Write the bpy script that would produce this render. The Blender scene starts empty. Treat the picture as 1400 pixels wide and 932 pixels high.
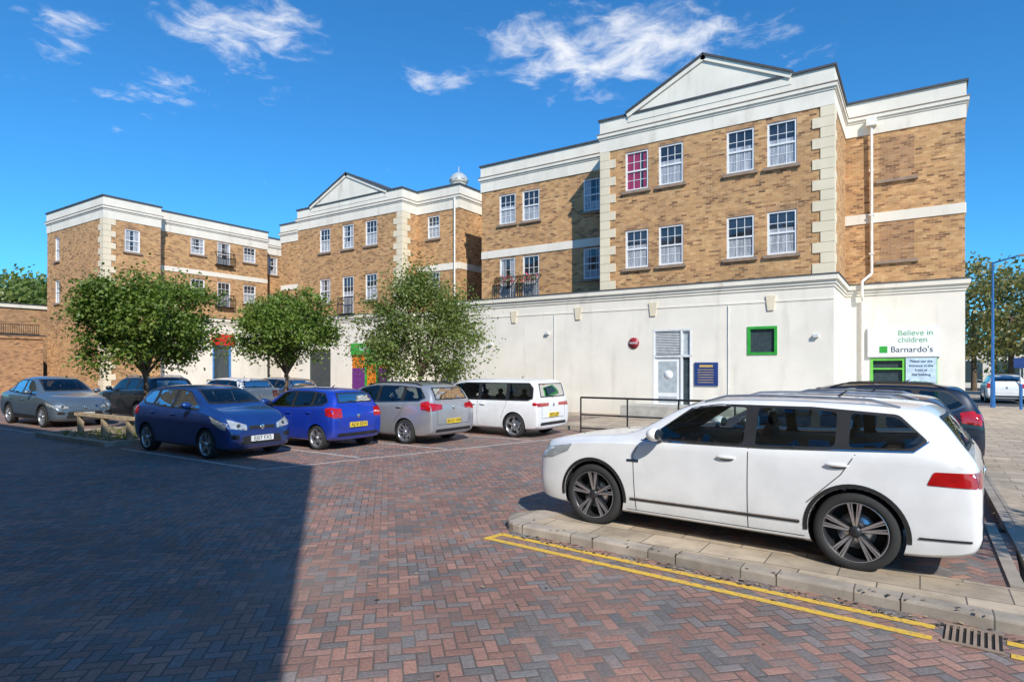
import bpy,bmesh,math,random
from mathutils import Vector,Matrix,geometry
from mathutils.bvhtree import BVHTree
random.seed(7)
R=math.radians
scene=bpy.context.scene
COL=scene.collection
# ------------------------------------------------------------------ node helper
class NT:
    def __init__(s,nt): s.nt=nt; nt.nodes.clear()
    def n(s,t,**k):
        nd=s.nt.nodes.new(t)
        for a,b in k.items(): setattr(nd,a,b)
        return nd
    def put(s,sock,val):
        if isinstance(val,bpy.types.NodeSocket): s.nt.links.new(val,sock)
        elif val is not None: sock.default_value=val
    def m(s,op,a,b=None,c=None,clamp=False):
        nd=s.n('ShaderNodeMath',operation=op,use_clamp=clamp)
        s.put(nd.inputs[0],a)
        if b is not None: s.put(nd.inputs[1],b)
        if c is not None: s.put(nd.inputs[2],c)
        return nd.outputs[0]
    def mix(s,f,a,b,mode='MIX'):
        nd=s.n('ShaderNodeMix',data_type='RGBA',blend_type=mode)
        s.put(nd.inputs[0],f); s.put(nd.inputs[6],a); s.put(nd.inputs[7],b)
        return nd.outputs[2]
    def xyz(s,x,y,z=0.0):
        nd=s.n('ShaderNodeCombineXYZ')
        s.put(nd.inputs[0],x); s.put(nd.inputs[1],y); s.put(nd.inputs[2],z)
        return nd.outputs[0]
    def sep(s,v):
        nd=s.n('ShaderNodeSeparateXYZ'); s.put(nd.inputs[0],v); return nd.outputs
    def noise(s,v,scale,detail=4,rough=.55,dist=0.0):
        nd=s.n('ShaderNodeTexNoise'); s.put(nd.inputs['Vector'],v)
        nd.inputs['Scale'].default_value=scale; nd.inputs['Detail'].default_value=detail
        nd.inputs['Roughness'].default_value=rough; nd.inputs['Distortion'].default_value=dist
        return nd.outputs[0]
    def ramp(s,f,stops,interp='LINEAR'):
        nd=s.n('ShaderNodeValToRGB'); cr=nd.color_ramp; cr.interpolation=interp
        while len(cr.elements)<len(stops): cr.elements.new(.5)
        for e,(p,c) in zip(cr.elements,stops):
            e.position=p; e.color=(c[0],c[1],c[2],1) if not isinstance(c,(int,float)) else (c,c,c,1)
        s.put(nd.inputs[0],f); return nd.outputs[0]
    def mr(s,v,a,b,c=0.0,d=1.0):
        nd=s.n('ShaderNodeMapRange'); nd.clamp=True; nd.interpolation_type='SMOOTHSTEP'
        for i,x in enumerate((v,a,b,c,d)): s.put(nd.inputs[i],x)
        return nd.outputs[0]
    def pos(s): return s.n('ShaderNodeNewGeometry').outputs['Position']
    def bump(s,h,strength=.3,dist=.01):
        nd=s.n('ShaderNodeBump'); nd.inputs['Strength'].default_value=strength; nd.inputs['Distance'].default_value=dist
        s.put(nd.inputs['Height'],h); return nd.outputs[0]
    def bsdf(s,col,rough=.6,metal=0.0,normal=None,**k):
        b=s.n('ShaderNodeBsdfPrincipled'); s.put(b.inputs['Base Color'],col); s.put(b.inputs['Roughness'],rough)
        s.put(b.inputs['Metallic'],metal)
        if normal is not None: s.put(b.inputs['Normal'],normal)
        for a,v in k.items(): s.put(b.inputs[a],v)
        return b.outputs[0]
    def out(s,sh):
        o=s.n('ShaderNodeOutputMaterial'); s.nt.links.new(sh,o.inputs[0])
MATS={}
def newmat(name):
    m=bpy.data.materials.new(name); m.use_nodes=True; MATS[name]=m; return NT(m.node_tree)
def c4(c): return (c[0],c[1],c[2],1)
def simple(name,c,rough=.6,metal=0.0,var=.12,scale=6,**k):
    t=newmat(name); p=t.pos(); n=t.noise(p,scale,3)
    f=t.mr(n,.3,.7,1-var,1+var)
    col=t.mix(1.0,c4(c),t.xyz(f,f,f),'MULTIPLY')
    t.out(t.bsdf(col,rough,metal,**k))
def paint(name,c,metal=.0,rough=.35):
    t=newmat(name); n=t.noise(t.pos(),2.5,3)
    f=t.mr(n,.3,.7,.93,1.05)
    col=t.mix(1.0,c4(c),t.xyz(f,f,f),'MULTIPLY')
    z=t.sep(t.pos())[2]
    d=t.m('MULTIPLY',t.mr(z,.15,.6,.35,0.0),t.noise(t.pos(),7,4))
    col=t.mix(d,col,(.2,.17,.14,1))
    t.out(t.bsdf(col,rough,metal,**{'Coat Weight':1.0,'Coat Roughness':.03}))
# --- brick
def brickmat(name,c1,c2,c3,mortar):
    t=newmat(name); p=t.pos(); x,y,z=t.sep(p)
    a=t.m('ADD',x,y); v=t.xyz(a,z,0.0)
    b=t.n('ShaderNodeTexBrick'); b.inputs['Scale'].default_value=1.0
    t.put(b.inputs['Vector'],v)
    b.inputs['Brick Width'].default_value=.225; b.inputs['Row Height'].default_value=.075
    b.inputs['Mortar Size'].default_value=.007; b.inputs['Mortar Smooth'].default_value=.2
    b.inputs['Bias'].default_value=0.0
    b.inputs['Color1'].default_value=(0,0,0,1); b.inputs['Color2'].default_value=(1,1,1,1); b.inputs['Mortar'].default_value=(.5,.5,.5,1)
    rnd=t.sep(b.outputs['Color'])[0]
    col=t.ramp(rnd,[(0,[q*.85 for q in c2]),(.22,c1),(.5,[q*1.1 for q in c1]),(.78,c3),(.90,c1),(1,[q*.5 for q in c2])])
    big=t.noise(v,.55,4); f=t.mr(big,.3,.7,.85,1.13)
    mid=t.noise(v,3.5,3); g=t.mr(mid,.3,.7,.82,1.14); fg=t.m('MULTIPLY',f,g)
    col=t.mix(1.0,col,t.xyz(fg,fg,fg),'MULTIPLY')
    col=t.mix(b.outputs['Fac'],col,c4(mortar))
    t.out(t.bsdf(col,.88,normal=t.bump(t.m('SUBTRACT',1.0,b.outputs['Fac']),.5,.006)))
brickmat('brick_yellow',(.50,.265,.105),(.31,.14,.055),(.62,.37,.165),(.50,.37,.24))
brickmat('brick_brown',(.42,.22,.10),(.28,.13,.06),(.48,.28,.14),(.40,.30,.20))
# --- white render
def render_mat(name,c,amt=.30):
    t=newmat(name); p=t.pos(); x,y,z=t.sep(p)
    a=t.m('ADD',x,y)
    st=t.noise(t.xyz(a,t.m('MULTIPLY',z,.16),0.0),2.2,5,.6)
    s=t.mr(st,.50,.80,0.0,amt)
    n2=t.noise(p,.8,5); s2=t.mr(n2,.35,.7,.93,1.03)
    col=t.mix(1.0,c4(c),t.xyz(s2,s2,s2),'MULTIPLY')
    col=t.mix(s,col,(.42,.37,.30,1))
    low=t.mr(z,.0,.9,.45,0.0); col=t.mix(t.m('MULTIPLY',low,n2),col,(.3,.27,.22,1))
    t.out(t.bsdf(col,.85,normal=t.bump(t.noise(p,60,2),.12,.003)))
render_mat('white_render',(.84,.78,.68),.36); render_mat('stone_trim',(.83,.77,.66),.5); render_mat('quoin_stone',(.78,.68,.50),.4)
simple('sill_stone',(.30,.22,.16),.8); simple('lead_coping',(.07,.07,.075),.6); simple('roof_felt',(.12,.12,.12),.9)
simple('white_frame',(.82,.82,.81),.35,var=.04); simple('black_metal',(.015,.015,.017),.4); simple('pink_flower',(.65,.06,.16),.7)
simple('room_dark',(.03,.033,.04),.9)
simple('grey_frame',(.66,.68,.69),.4); simple('frosted',(.42,.47,.5),.3); simple('green_paint',(.04,.36,.05),.4); simple('green_lite',(.16,.58,.08),.4)
simple('purple',(.15,.03,.20),.4);simple('orange',(.75,.22,.02),.4);simple('red_sign',(.62,.02,.02),.4);simple('blue_sign',(.02,.05,.2),.4)
simple('blue_glassy',(.08,.25,.55),.2); simple('sign_white',(.86,.87,.88),.4,var=.03); simple('poster_blue',(.55,.68,.78),.4)
simple('plaque_red',(.3,.02,.03),.4); simple('gold',(.6,.4,.12),.5); simple('pipe_white',(.8,.77,.7),.5)
simple('txt_green',(.16,.42,.18),.5); simple('txt_dark',(.03,.04,.05),.5); simple('txt_blue',(.02,.05,.15),.5)
# opaque window panes: unlit-room darkness and curtain fold shading painted into the colour
def pane(name,base,lace):
    t=newmat(name); p=t.pos(); x,y,z=t.sep(p); a=t.m('ADD',x,y)
    if lace:
        fold_shade=t.noise(t.xyz(t.m('MULTIPLY',a,16.0),t.m('MULTIPLY',z,1.2),0.0),1.0,2); f=t.mr(fold_shade,.3,.7,.62,1.1)
        lc=t.noise(t.xyz(a,z,0.0),38,2); f=t.m('MULTIPLY',f,t.mr(lc,.42,.6,.65,1.05))
    else: f=t.mr(t.noise(p,1.3,3),.3,.7,.5,1.6)
    col=t.mix(1.0,c4(base),t.xyz(f,f,f),'MULTIPLY')
    t.out(t.bsdf(col,.6 if lace else .02,0,normal=None if lace else t.bump(t.noise(p,1.1,2),.10,.05),**{'Coat Weight':1.0,'Coat Roughness':.02,'Coat Normal':t.bump(t.noise(p,1.1,2),.10,.05)}))
pane('pane_dark',(.025,.03,.04),False); pane('pane_curtain',(.50,.52,.56),True); pane('pane_red',(.42,.03,.10),True)
def glassmat(name,tint,k,a):
    t=newmat(name); fr=t.n('ShaderNodeFresnel'); fr.inputs[0].default_value=1.5
    tr=t.n('ShaderNodeBsdfTransparent'); tr.inputs[0].default_value=c4(tint); gl=t.n('ShaderNodeBsdfGlossy'); gl.inputs['Roughness'].default_value=.015
    mx=t.n('ShaderNodeMixShader'); t.put(mx.inputs[0],t.m('ADD',t.m('MULTIPLY',fr.outputs[0],k),a,clamp=True)); t.put(mx.inputs[1],tr.outputs[0]); t.put(mx.inputs[2],gl.outputs[0]); t.out(mx.outputs[0])
    try: MATS[name].use_transparent_shadow=True
    except Exception: pass
glassmat('car_glass_clear',(.74,.82,.80),1.3,.05); glassmat('car_glass_dark',(.20,.23,.24),1.4,.05)
def glossy(name,c,rough=.04,metal=0.0,**k):
    t=newmat(name); n=t.noise(t.pos(),9,2); f=t.mr(n,.3,.7,.85,1.15)
    t.out(t.bsdf(t.mix(1.0,c4(c),t.xyz(f,f,f),'MULTIPLY'),rough,metal,**k))
glossy('car_glass',(.02,.026,.03),.02); glossy('shop_glass',(.05,.07,.08),.02)
glossy('lamp_clear',(.45,.48,.5),.08,.3); glossy('lamp_red',(.42,.006,.008),.08,**{'Coat Weight':1.0}); glossy('lamp_dark',(.06,.065,.07),.08)
glossy('chrome',(.7,.7,.7),.12,1.0); glossy('alloy',(.6,.61,.63),.28,.85); glossy('alloy_dark',(.05,.05,.055),.35,.5)
simple('tyre',(.025,.025,.025),.85); simple('plastic_black',(.02,.02,.021),.5); simple('seam',(.05,.05,.05),.7)
simple('arch_black',(.010,.010,.010),.95); simple('seat_fabric',(.06,.06,.064),.9); simple('interior_dark',(.035,.035,.038),.8)
simple('plate_yellow',(.78,.55,.03),.4,var=.03); simple('plate_white',(.75,.75,.73),.4,var=.03)
paint('paint_white',(.82,.82,.82)); paint('paint_blue',(.012,.05,.22),.35); paint('paint_brightblue',(.012,.05,.46),.3)
paint('paint_silver',(.42,.43,.45),.5,.3); paint('paint_steel',(.15,.20,.25),.5,.3); paint('paint_navy',(.012,.018,.035),.3); paint('paint_taupe',(.14,.12,.12),.5)
paint('paint_blackish',(.02,.025,.03),.3)
# --- herringbone
t=newmat('block_paving'); p=t.pos(); x,y,z=t.sep(p)
s=.7071/.092
xx=t.m('MULTIPLY',t.m('ADD',x,y),s); yy=t.m('MULTIPLY',t.m('SUBTRACT',y,x),s)
i=t.m('FLOOR',xx); j=t.m('FLOOR',yy); fx=t.m('SUBTRACT',xx,i); fy=t.m('SUBTRACT',yy,j)
k=t.m('FLOORED_MODULO',t.m('SUBTRACT',i,j),4.0)
k1=t.m('COMPARE',k,1.0,.4); k2=t.m('COMPARE',k,2.0,.4); hz=t.m('LESS_THAN',k,1.5)
xl=t.m('ADD',fx,k1); yl=t.m('ADD',fy,k2)
dH=t.m('MINIMUM',t.m('MINIMUM',xl,t.m('SUBTRACT',2.0,xl)),t.m('MINIMUM',fy,t.m('SUBTRACT',1.0,fy)))
dV=t.m('MINIMUM',t.m('MINIMUM',yl,t.m('SUBTRACT',2.0,yl)),t.m('MINIMUM',fx,t.m('SUBTRACT',1.0,fx)))
d=t.m('ADD',t.m('MULTIPLY',dH,hz),t.m('MULTIPLY',dV,t.m('SUBTRACT',1.0,hz)))
wn=t.n('ShaderNodeTexWhiteNoise',noise_dimensions='2D'); t.put(wn.inputs['Vector'],t.xyz(t.m('SUBTRACT',i,k1),t.m('SUBTRACT',j,k2)))
rnd=wn.outputs['Value']
pt=t.noise(t.xyz(t.m('MULTIPLY',xx,.16),t.m('MULTIPLY',yy,.1)),1.0,3)
sel=t.m('ADD',t.m('MULTIPLY',rnd,.58),t.m('MULTIPLY',pt,.80))
col=t.ramp(sel,[(.36,(.36,.20,.15)),(.55,(.315,.172,.135)),(.70,(.27,.165,.135)),(.80,(.225,.18,.165)),(.95,(.185,.17,.165))])
wn2=t.m('FRACT',t.m('MULTIPLY',rnd,17.3)); f=t.m('MULTIPLY',t.mr(wn2,0.0,1.0,.82,1.18),t.mr(t.noise(p,.35,4),.3,.7,.85,1.12))
f=t.m('MULTIPLY',f,t.mr(t.noise(p,45,3),.3,.7,.82,1.14))
col=t.mix(1.0,col,t.xyz(f,f,f),'MULTIPLY')
mort=t.mr(d,.03,.10,.9,0.0)
sandy=t.mr(t.noise(p,.9,4),.4,.65)
col=t.mix(mort,col,t.mix(sandy,(.085,.07,.06,1),(.20,.165,.135,1)))
stn=t.mr(t.noise(p,1.3,5,.6),.58,.74,0.0,.45); col=t.mix(stn,col,(.10,.085,.075,1))
dst=t.mr(t.noise(p,.5,6,.65),.5,.75,0.0,.35); col=t.mix(dst,col,(.30,.25,.205,1))
spot=t.mr(t.noise(p,26,2),.73,.78,0.0,.6); col=t.mix(spot,col,(.05,.045,.04,1))
t.out(t.bsdf(col,.8,normal=t.bump(t.m('MINIMUM',t.m('MULTIPLY',d,5.0),1.0),.5,.006)))
def slabs(name,c,w,h):
    t=newmat(name); p=t.pos()
    b=t.n('ShaderNodeTexBrick'); t.put(b.inputs['Vector'],p); b.inputs['Scale'].default_value=1
    b.inputs['Brick Width'].default_value=w; b.inputs['Row Height'].default_value=h; b.inputs['Mortar Size'].default_value=.006
    b.inputs['Color1'].default_value=c4([q*.85 for q in c]); b.inputs['Color2'].default_value=c4([q*1.15 for q in c]); b.inputs['Mortar'].default_value=(.12,.10,.08,1)
    n=t.noise(p,3,6,.65); f=t.mr(n,.3,.75,1.12,.68)
    col=t.mix(1.0,b.outputs['Color'],t.xyz(f,f,f),'MULTIPLY')
    sp=t.mr(t.noise(p,24,2),.70,.76,0.0,.5); col=t.mix(sp,col,(.09,.08,.065,1))
    t.out(t.bsdf(col,.85,normal=t.bump(t.noise(p,70,2),.2,.003)))
slabs('slab_buff',(.46,.37,.27),.6,.4); slabs('kerb_stone',(.38,.325,.265),.9,9.0)
simple('asphalt',(.07,.07,.072),.9,var=.25,scale=2); simple('concrete',(.42,.40,.36),.85,var=.2,scale=3); simple('soil',(.05,.038,.028),.95,var=.4,scale=20)
simple('gravel',(.26,.19,.13),.95,var=.5,scale=25); simple('timber',(.40,.31,.20),.8,var=.2,scale=8)
t=newmat('yellow_line'); n=t.noise(t.pos(),22,5,.7); t.out(t.bsdf(t.mix(t.mr(n,.48,.68,0.0,.85),(.74,.46,.05,1),(.30,.20,.13,1)),.75))
t=newmat('white_line'); n=t.noise(t.pos(),14,5,.7); t.out(t.bsdf(t.mix(t.mr(n,.42,.62,0.0,.8),(.6,.57,.52,1),(.34,.24,.2,1)),.8))
simple('bark',(.13,.09,.06),.95,var=.35,scale=15); simple('blue_pole',(.02,.12,.35),.4); simple('lamp_head',(.4,.42,.43),.4)
def leafmat(name,a,b):
    t=newmat(name); g=t.n('ShaderNodeNewGeometry'); at=t.n('ShaderNodeAttribute'); at.attribute_name='tint'
    f=t.m('ADD',t.m('MULTIPLY',g.outputs['Random Per Island'],.5),t.m('MULTIPLY',at.outputs['Fac'],.5))
    col=t.mix(f,c4(a),c4(b))
    pb=t.n('ShaderNodeBsdfPrincipled'); t.put(pb.inputs['Base Color'],col); pb.inputs['Roughness'].default_value=.42
    tl=t.n('ShaderNodeBsdfTranslucent'); t.put(tl.inputs[0],t.mix(1.0,col,(1.4,1.6,.6,1),'MULTIPLY'))
    mx=t.n('ShaderNodeMixShader'); mx.inputs[0].default_value=.33; t.put(mx.inputs[1],pb.outputs[0]); t.put(mx.inputs[2],tl.outputs[0]); t.out(mx.outputs[0])
leafmat('leaf',(.06,.115,.015),(.23,.31,.06)); leafmat('leaf_olive',(.09,.14,.03),(.24,.28,.08)); leafmat('leaf_autumn',(.12,.13,.045),(.33,.27,.10))
# ------------------------------------------------------------------ mesh builder
class MB:
    def __init__(s): s.v=[];s.f=[];s.m=[];s.names=[];s.sm=[]
    def mi(s,n):
        if n not in s.names: s.names.append(n)
        return s.names.index(n)
    def face(s,pts,mat,smooth=False):
        b=len(s.v); s.v+= [tuple(p) for p in pts]; s.f.append(tuple(range(b,b+len(pts)))); s.m.append(s.mi(mat)); s.sm.append(smooth)
    def add(s,vs,fs,mat,smooth=True):
        b=len(s.v); s.v+=[tuple(p) for p in vs]; k=s.mi(mat)
        for f in fs: s.f.append(tuple(b+q for q in f)); s.m.append(k); s.sm.append(smooth)
    def box(s,x0,x1,y0,y1,z0,z1,mat,M=None):
        x0,x1=min(x0,x1),max(x0,x1);y0,y1=min(y0,y1),max(y0,y1)
        vs=[Vector(q) for q in ((x0,y0,z0),(x1,y0,z0),(x1,y1,z0),(x0,y1,z0),(x0,y0,z1),(x1,y0,z1),(x1,y1,z1),(x0,y1,z1))]
        if M: vs=[M@q for q in vs]
        s.add(vs,[(0,3,2,1),(4,5,6,7),(0,1,5,4),(1,2,6,5),(2,3,7,6),(3,0,4,7)],mat,False)
    def cyl(s,p0,p1,r0,r1,mat,n=10,caps=True,smooth=True):
        p0=Vector(p0);p1=Vector(p1); d=(p1-p0)
        if d.length<1e-6: return
        d.normalize(); a=d.orthogonal().normalized(); b=d.cross(a)
        vs=[]
        for i in range(n):
            w=2*math.pi*i/n; o=a*math.cos(w)+b*math.sin(w); vs.append(p0+o*r0); vs.append(p1+o*r1)
        fs=[(2*i,2*((i+1)%n),2*((i+1)%n)+1,2*i+1) for i in range(n)]
        s.add(vs,fs,mat,smooth)
        if caps:
            s.face([vs[2*i] for i in range(n)][::-1],mat); s.face([vs[2*i+1] for i in range(n)],mat)
    def ell(s,c,r,mat,nu=14,nv=9,M=None):
        vs=[];fs=[]
        for j in range(nv+1):
            ph=math.pi*j/nv
            for i in range(nu):
                th=2*math.pi*i/nu
                q=Vector((r[0]*math.sin(ph)*math.cos(th),r[1]*math.sin(ph)*math.sin(th),r[2]*math.cos(ph)))
                if M: q=M@q
                vs.append(q+Vector(c))
        for j in range(nv):
            for i in range(nu):
                fs.append((j*nu+i,j*nu+(i+1)%nu,(j+1)*nu+(i+1)%nu,(j+1)*nu+i))
        s.add(vs,fs,mat,True)
    def lathe(s,prof,c,mat,n=32,axis='y'):
        vs=[];fs=[];m=len(prof)
        for i in range(n):
            w=2*math.pi*i/n
            for r,h in prof:
                if axis=='y': vs.append((c[0]+r*math.cos(w),c[1]+h,c[2]+r*math.sin(w)))
                else: vs.append((c[0]+r*math.cos(w),c[1]+r*math.sin(w),c[2]+h))
        for i in range(n):
            for j in range(m-1):
                a=i*m+j; b=((i+1)%n)*m+j; fs.append((a,b,b+1,a+1))
        s.add(vs,fs,mat,True)
    def obj(s,name,parent=None):
        me=bpy.data.meshes.new(name); me.from_pydata(s.v,[],s.f)
        for n in s.names: me.materials.append(MATS[n])
        me.polygons.foreach_set('material_index',s.m); me.polygons.foreach_set('use_smooth',s.sm); me.update()
        o=bpy.data.objects.new(name,me); COL.objects.link(o)
        if parent: o.parent=parent
        return o
def empty(name,loc=(0,0,0),rot=0.0):
    e=bpy.data.objects.new(name,None); e.location=loc; e.rotation_euler=(0,0,rot); COL.objects.link(e); e.empty_display_size=.5; return e
def text(name,body,loc,rot,size,mat,parent=None,align='CENTER',ext=.002):
    cu=bpy.data.curves.new(name,'FONT'); cu.body=body; cu.size=size; cu.align_x=align; cu.align_y='CENTER'; cu.extrude=ext
    cu.materials.append(MATS[mat]); o=bpy.data.objects.new(name,cu); o.location=loc; o.rotation_euler=rot; COL.objects.link(o)
    if parent: o.parent=parent
    return o
# ------------------------------------------------------------------ buildings (u=x along facade, v=y away)
class Face:
    def __init__(s,axis,c,nrm): s.ax=axis;s.c=c;s.n=nrm
    def P(s,a,z,d=0.0):
        return (a,s.c+s.n*d,z) if s.ax=='v' else (s.c+s.n*d,a,z)
    def box(s,mb,a0,a1,z0,z1,d0,d1,mat):
        if s.ax=='v': mb.box(a0,a1,s.c+s.n*d0,s.c+s.n*d1,z0,z1,mat)
        else: mb.box(s.c+s.n*d0,s.c+s.n*d1,a0,a1,z0,z1,mat)
    def rect(s,mb,a0,a1,z0,z1,d,mat): mb.face([s.P(a0,z0,d),s.P(a1,z0,d),s.P(a1,z1,d),s.P(a0,z1,d)],mat)
    def wall(s,mb,a0,a1,z0,z1,holes,mat,depth=.13):
        hs=[h for h in holes if h[0]>=a0-1e-4 and h[1]<=a1+1e-4 and h[2]<z1 and h[3]>z0]
        A=sorted(set([a0,a1]+[h[0] for h in hs]+[h[1] for h in hs])); Z=sorted(set([z0,z1]+[max(z0,h[2]) for h in hs]+[min(z1,h[3]) for h in hs]))
        for i in range(len(A)-1):
            for j in range(len(Z)-1):
                ca=(A[i]+A[i+1])/2; cz=(Z[j]+Z[j+1])/2
                if any(h[0]<ca<h[1] and h[2]<cz<h[3] for h in hs): continue
                mb.face([s.P(A[i],Z[j]),s.P(A[i+1],Z[j]),s.P(A[i+1],Z[j+1]),s.P(A[i],Z[j+1])],mat)
        for h in hs:
            for (p,q) in (((h[0],h[2]),(h[1],h[2])),((h[1],h[2]),(h[1],h[3])),((h[1],h[3]),(h[0],h[3])),((h[0],h[3]),(h[0],h[2]))):
                mb.face([s.P(*p),s.P(*q),s.P(q[0],q[1],-depth),s.P(p[0],p[1],-depth)],mat)
def sash(F,mb,h,kind=0,nb=2):
    a0,a1,z0,z1=h; w=.06
    F.box(mb,a0,a0+w,z0,z1,-.13,-.02,'white_frame'); F.box(mb,a1-w,a1,z0,z1,-.13,-.02,'white_frame')
    F.box(mb,a0+w,a1-w,z1-w,z1,-.13,-.022,'white_frame'); F.box(mb,a0+w,a1-w,z0,z0+w*1.1,-.13,-.018,'white_frame')
    zm=(z0+z1)/2; F.box(mb,a0+w,a1-w,zm-.028,zm+.028,-.12,-.03,'white_frame')
    for i in range(nb):
        a=a0+w+(a1-a0-2*w)*(i+1)/(nb+1); F.box(mb,a-.009,a+.009,z0+w,z1-w,-.082,-.055,'white_frame')
    for zz in ((z0+w+zm)/2,(z1-w+zm)/2): F.box(mb,a0+w,a1-w,zz-.009,zz+.009,-.080,-.057,'white_frame')
    b0,b1=a0+w,a1-w; c0,c1=z0+w,z1-w; L_=b1-b0
    st=random.random()
    if kind==2:
        F.rect(mb,b0,b0+L_*.62,c0,c1,-.07,'pane_red'); F.rect(mb,b0+L_*.62,b0+L_*.8,c0,c1,-.07,'pane_dark'); F.rect(mb,b0+L_*.8,b1,c0,c1,-.07,'pane_red')
    elif st<.55:
        cz=c0+(c1-c0)*random.choice([.47,.5,.62]); F.rect(mb,b0,b1,c0,cz,-.07,'pane_curtain')
        F.rect(mb,b0,b1,cz,c1,-.07,'pane_dark')
    else:
        q0=b0+L_*random.uniform(.2,.42); q1=b1-L_*random.uniform(.2,.42)
        F.rect(mb,b0,q0,c0,c1,-.07,'pane_curtain'); F.rect(mb,q1,b1,c0,c1,-.07,'pane_curtain')
        zt=c0+(c1-c0)*.3; F.rect(mb,q0,q1,c0,zt,-.07,'pane_curtain' if st<.8 else 'pane_dark'); F.rect(mb,q0,q1,zt,c1,-.07,'pane_dark')
def sill(F,mb,h,mat='sill_stone'):
    F.box(mb,h[0]-.12,h[1]+.12,h[2]-.11,h[2]-.002,-.05,.09,mat)
def balcony(F,mb,a0,a1,z0,z1,proj=.28):
    m='black_metal'
    F.box(mb,a0,a1,z1-.04,z1,proj-.04,proj,m); F.box(mb,a0,a1,z0,z0+.05,0.0,proj,m)
    for a in (a0,a1): F.box(mb,a-.02,a+.02,z1-.038,z1-.002,0.0,proj-.03,m)
    n=max(4,int((a1-a0)/.11))
    for i in range(n+1):
        a=a0+(a1-a0)*i/n; F.box(mb,a-.011,a+.011,z0+.05,z1-.04,proj-.033,proj-.011,m)
def flowers(F,mb,a0,a1,z,proj=.34):
    for i in range(420):
        a=random.uniform(a0,a1); zz=z+random.gauss(0,.10); d=proj+random.gauss(0,.06)
        c=Vector(F.P(a,zz,d)); r=.055; q=[c+Vector((random.uniform(-r,r),random.uniform(-r,r),random.uniform(-r,r))) for _ in range(3)]
        mb.face(q,'pink_flower' if random.random()<.3 else 'leaf')
def quoins(mb,cu,cv,su,sv,z0,z1,h=.34):
    n=int(round((z1-z0)/h)); hh=(z1-z0)/n
    for i in range(n):
        la,lb=(.62,.38) if i%2==0 else (.38,.62)
        mb.box(cu-su*.03,cu+su*la,cv-sv*.03,cv+sv*lb,z0+i*hh+.006,z0+(i+1)*hh-.006,'quoin_stone')
def slab(mb,b,z0,z1,p,mat):
    mb.box(b[0]-p,b[1]+p,b[2]-p,b[3]+p,z0,z1,mat)
def entab(mb,b,top=11.65,bot=10.36,e=0.0):
    slab(mb,b,bot+e,bot+.48+e,.03+e,'stone_trim'); slab(mb,b,bot+.48+e,bot+.56+e,.06+e,'stone_trim'); slab(mb,b,bot+.56+e,bot+.68+e,.11+e,'stone_trim')
    slab(mb,b,bot+.68+e,bot+.71+e,.13+e,'sill_stone')
    slab(mb,b,bot+.71+e,top-.07+e,.03+e,'stone_trim'); slab(mb,b,top-.07+e,top+e,.09+e,'lead_coping')
def base_cornice(mb,b,z=4.95,e=0.0):
    slab(mb,b,z-.42+e,z-.32+e,.03+e,'stone_trim'); slab(mb,b,z-.32+e,z-.2+e,.07+e,'stone_trim'); slab(mb,b,z-.2+e,z-.03+e,.14+e,'stone_trim'); slab(mb,b,z-.03+e,z+e,.17+e,'lead_coping')
def block(parent,b,front,right,e,gfront=(),gright=(),zb=4.95,white=True,pod=None,bz=10.36,string=False):
    mw=MB(); mt=MB(); mn=MB()
    Ff=Face('v',b[2],-1); Fr=Face('u',b[1],1)
    lo=zb if white else 0.0
    for F,lst,a0,a1 in ((Ff,front,b[0],b[1]),(Fr,right,b[2],b[3])):
        hs=[w[:4] for w in lst if w[4]!='blind']
        F.wall(mw,a0,a1,lo,bz+.05,hs,'brick_yellow')
        for w in lst:
            h=w[:4]; ty=w[4]
            if ty=='blind':
                F.box(mw,h[0],h[1],h[2],h[3],-.02,.003,'brick_brown'); sill(F,mt,h); continue
            sash(F,mn,h,2 if ty=='red' else 0,1 if (h[1]-h[0])<.7 else 2)
            if ty!='door': sill(F,mt,h)
            F.box(mt,h[0]-.02,h[1]+.02,h[3]+.002,h[3]+.2,-.02,.006,'brick_brown')
        if string: F.box(mt,a0,a1,7.15,7.5,-.02,.025+e,'stone_trim')
    mw.face([(b[0],b[2],0),(b[0],b[3],0),(b[0],b[3],bz+.05),(b[0],b[2],bz+.05)],'brick_yellow')
    mw.face([(b[0],b[3],0),(b[1],b[3],0),(b[1],b[3],bz+.05),(b[0],b[3],bz+.05)],'brick_yellow')
    if white:
        pb=pod or b
        Gf=Face('v',pb[2],-1); Gr=Face('u',pb[1],1)
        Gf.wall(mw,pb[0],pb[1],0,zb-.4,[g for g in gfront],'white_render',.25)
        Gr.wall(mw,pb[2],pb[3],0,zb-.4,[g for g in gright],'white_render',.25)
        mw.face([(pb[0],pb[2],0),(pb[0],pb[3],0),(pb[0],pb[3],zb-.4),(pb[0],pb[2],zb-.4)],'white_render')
        base_cornice(mt,pb,zb,e)
    entab(mt,b,bz+1.29,bz,e)
    mw.obj('walls',parent); mn.obj('windows',parent); return mt
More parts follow.
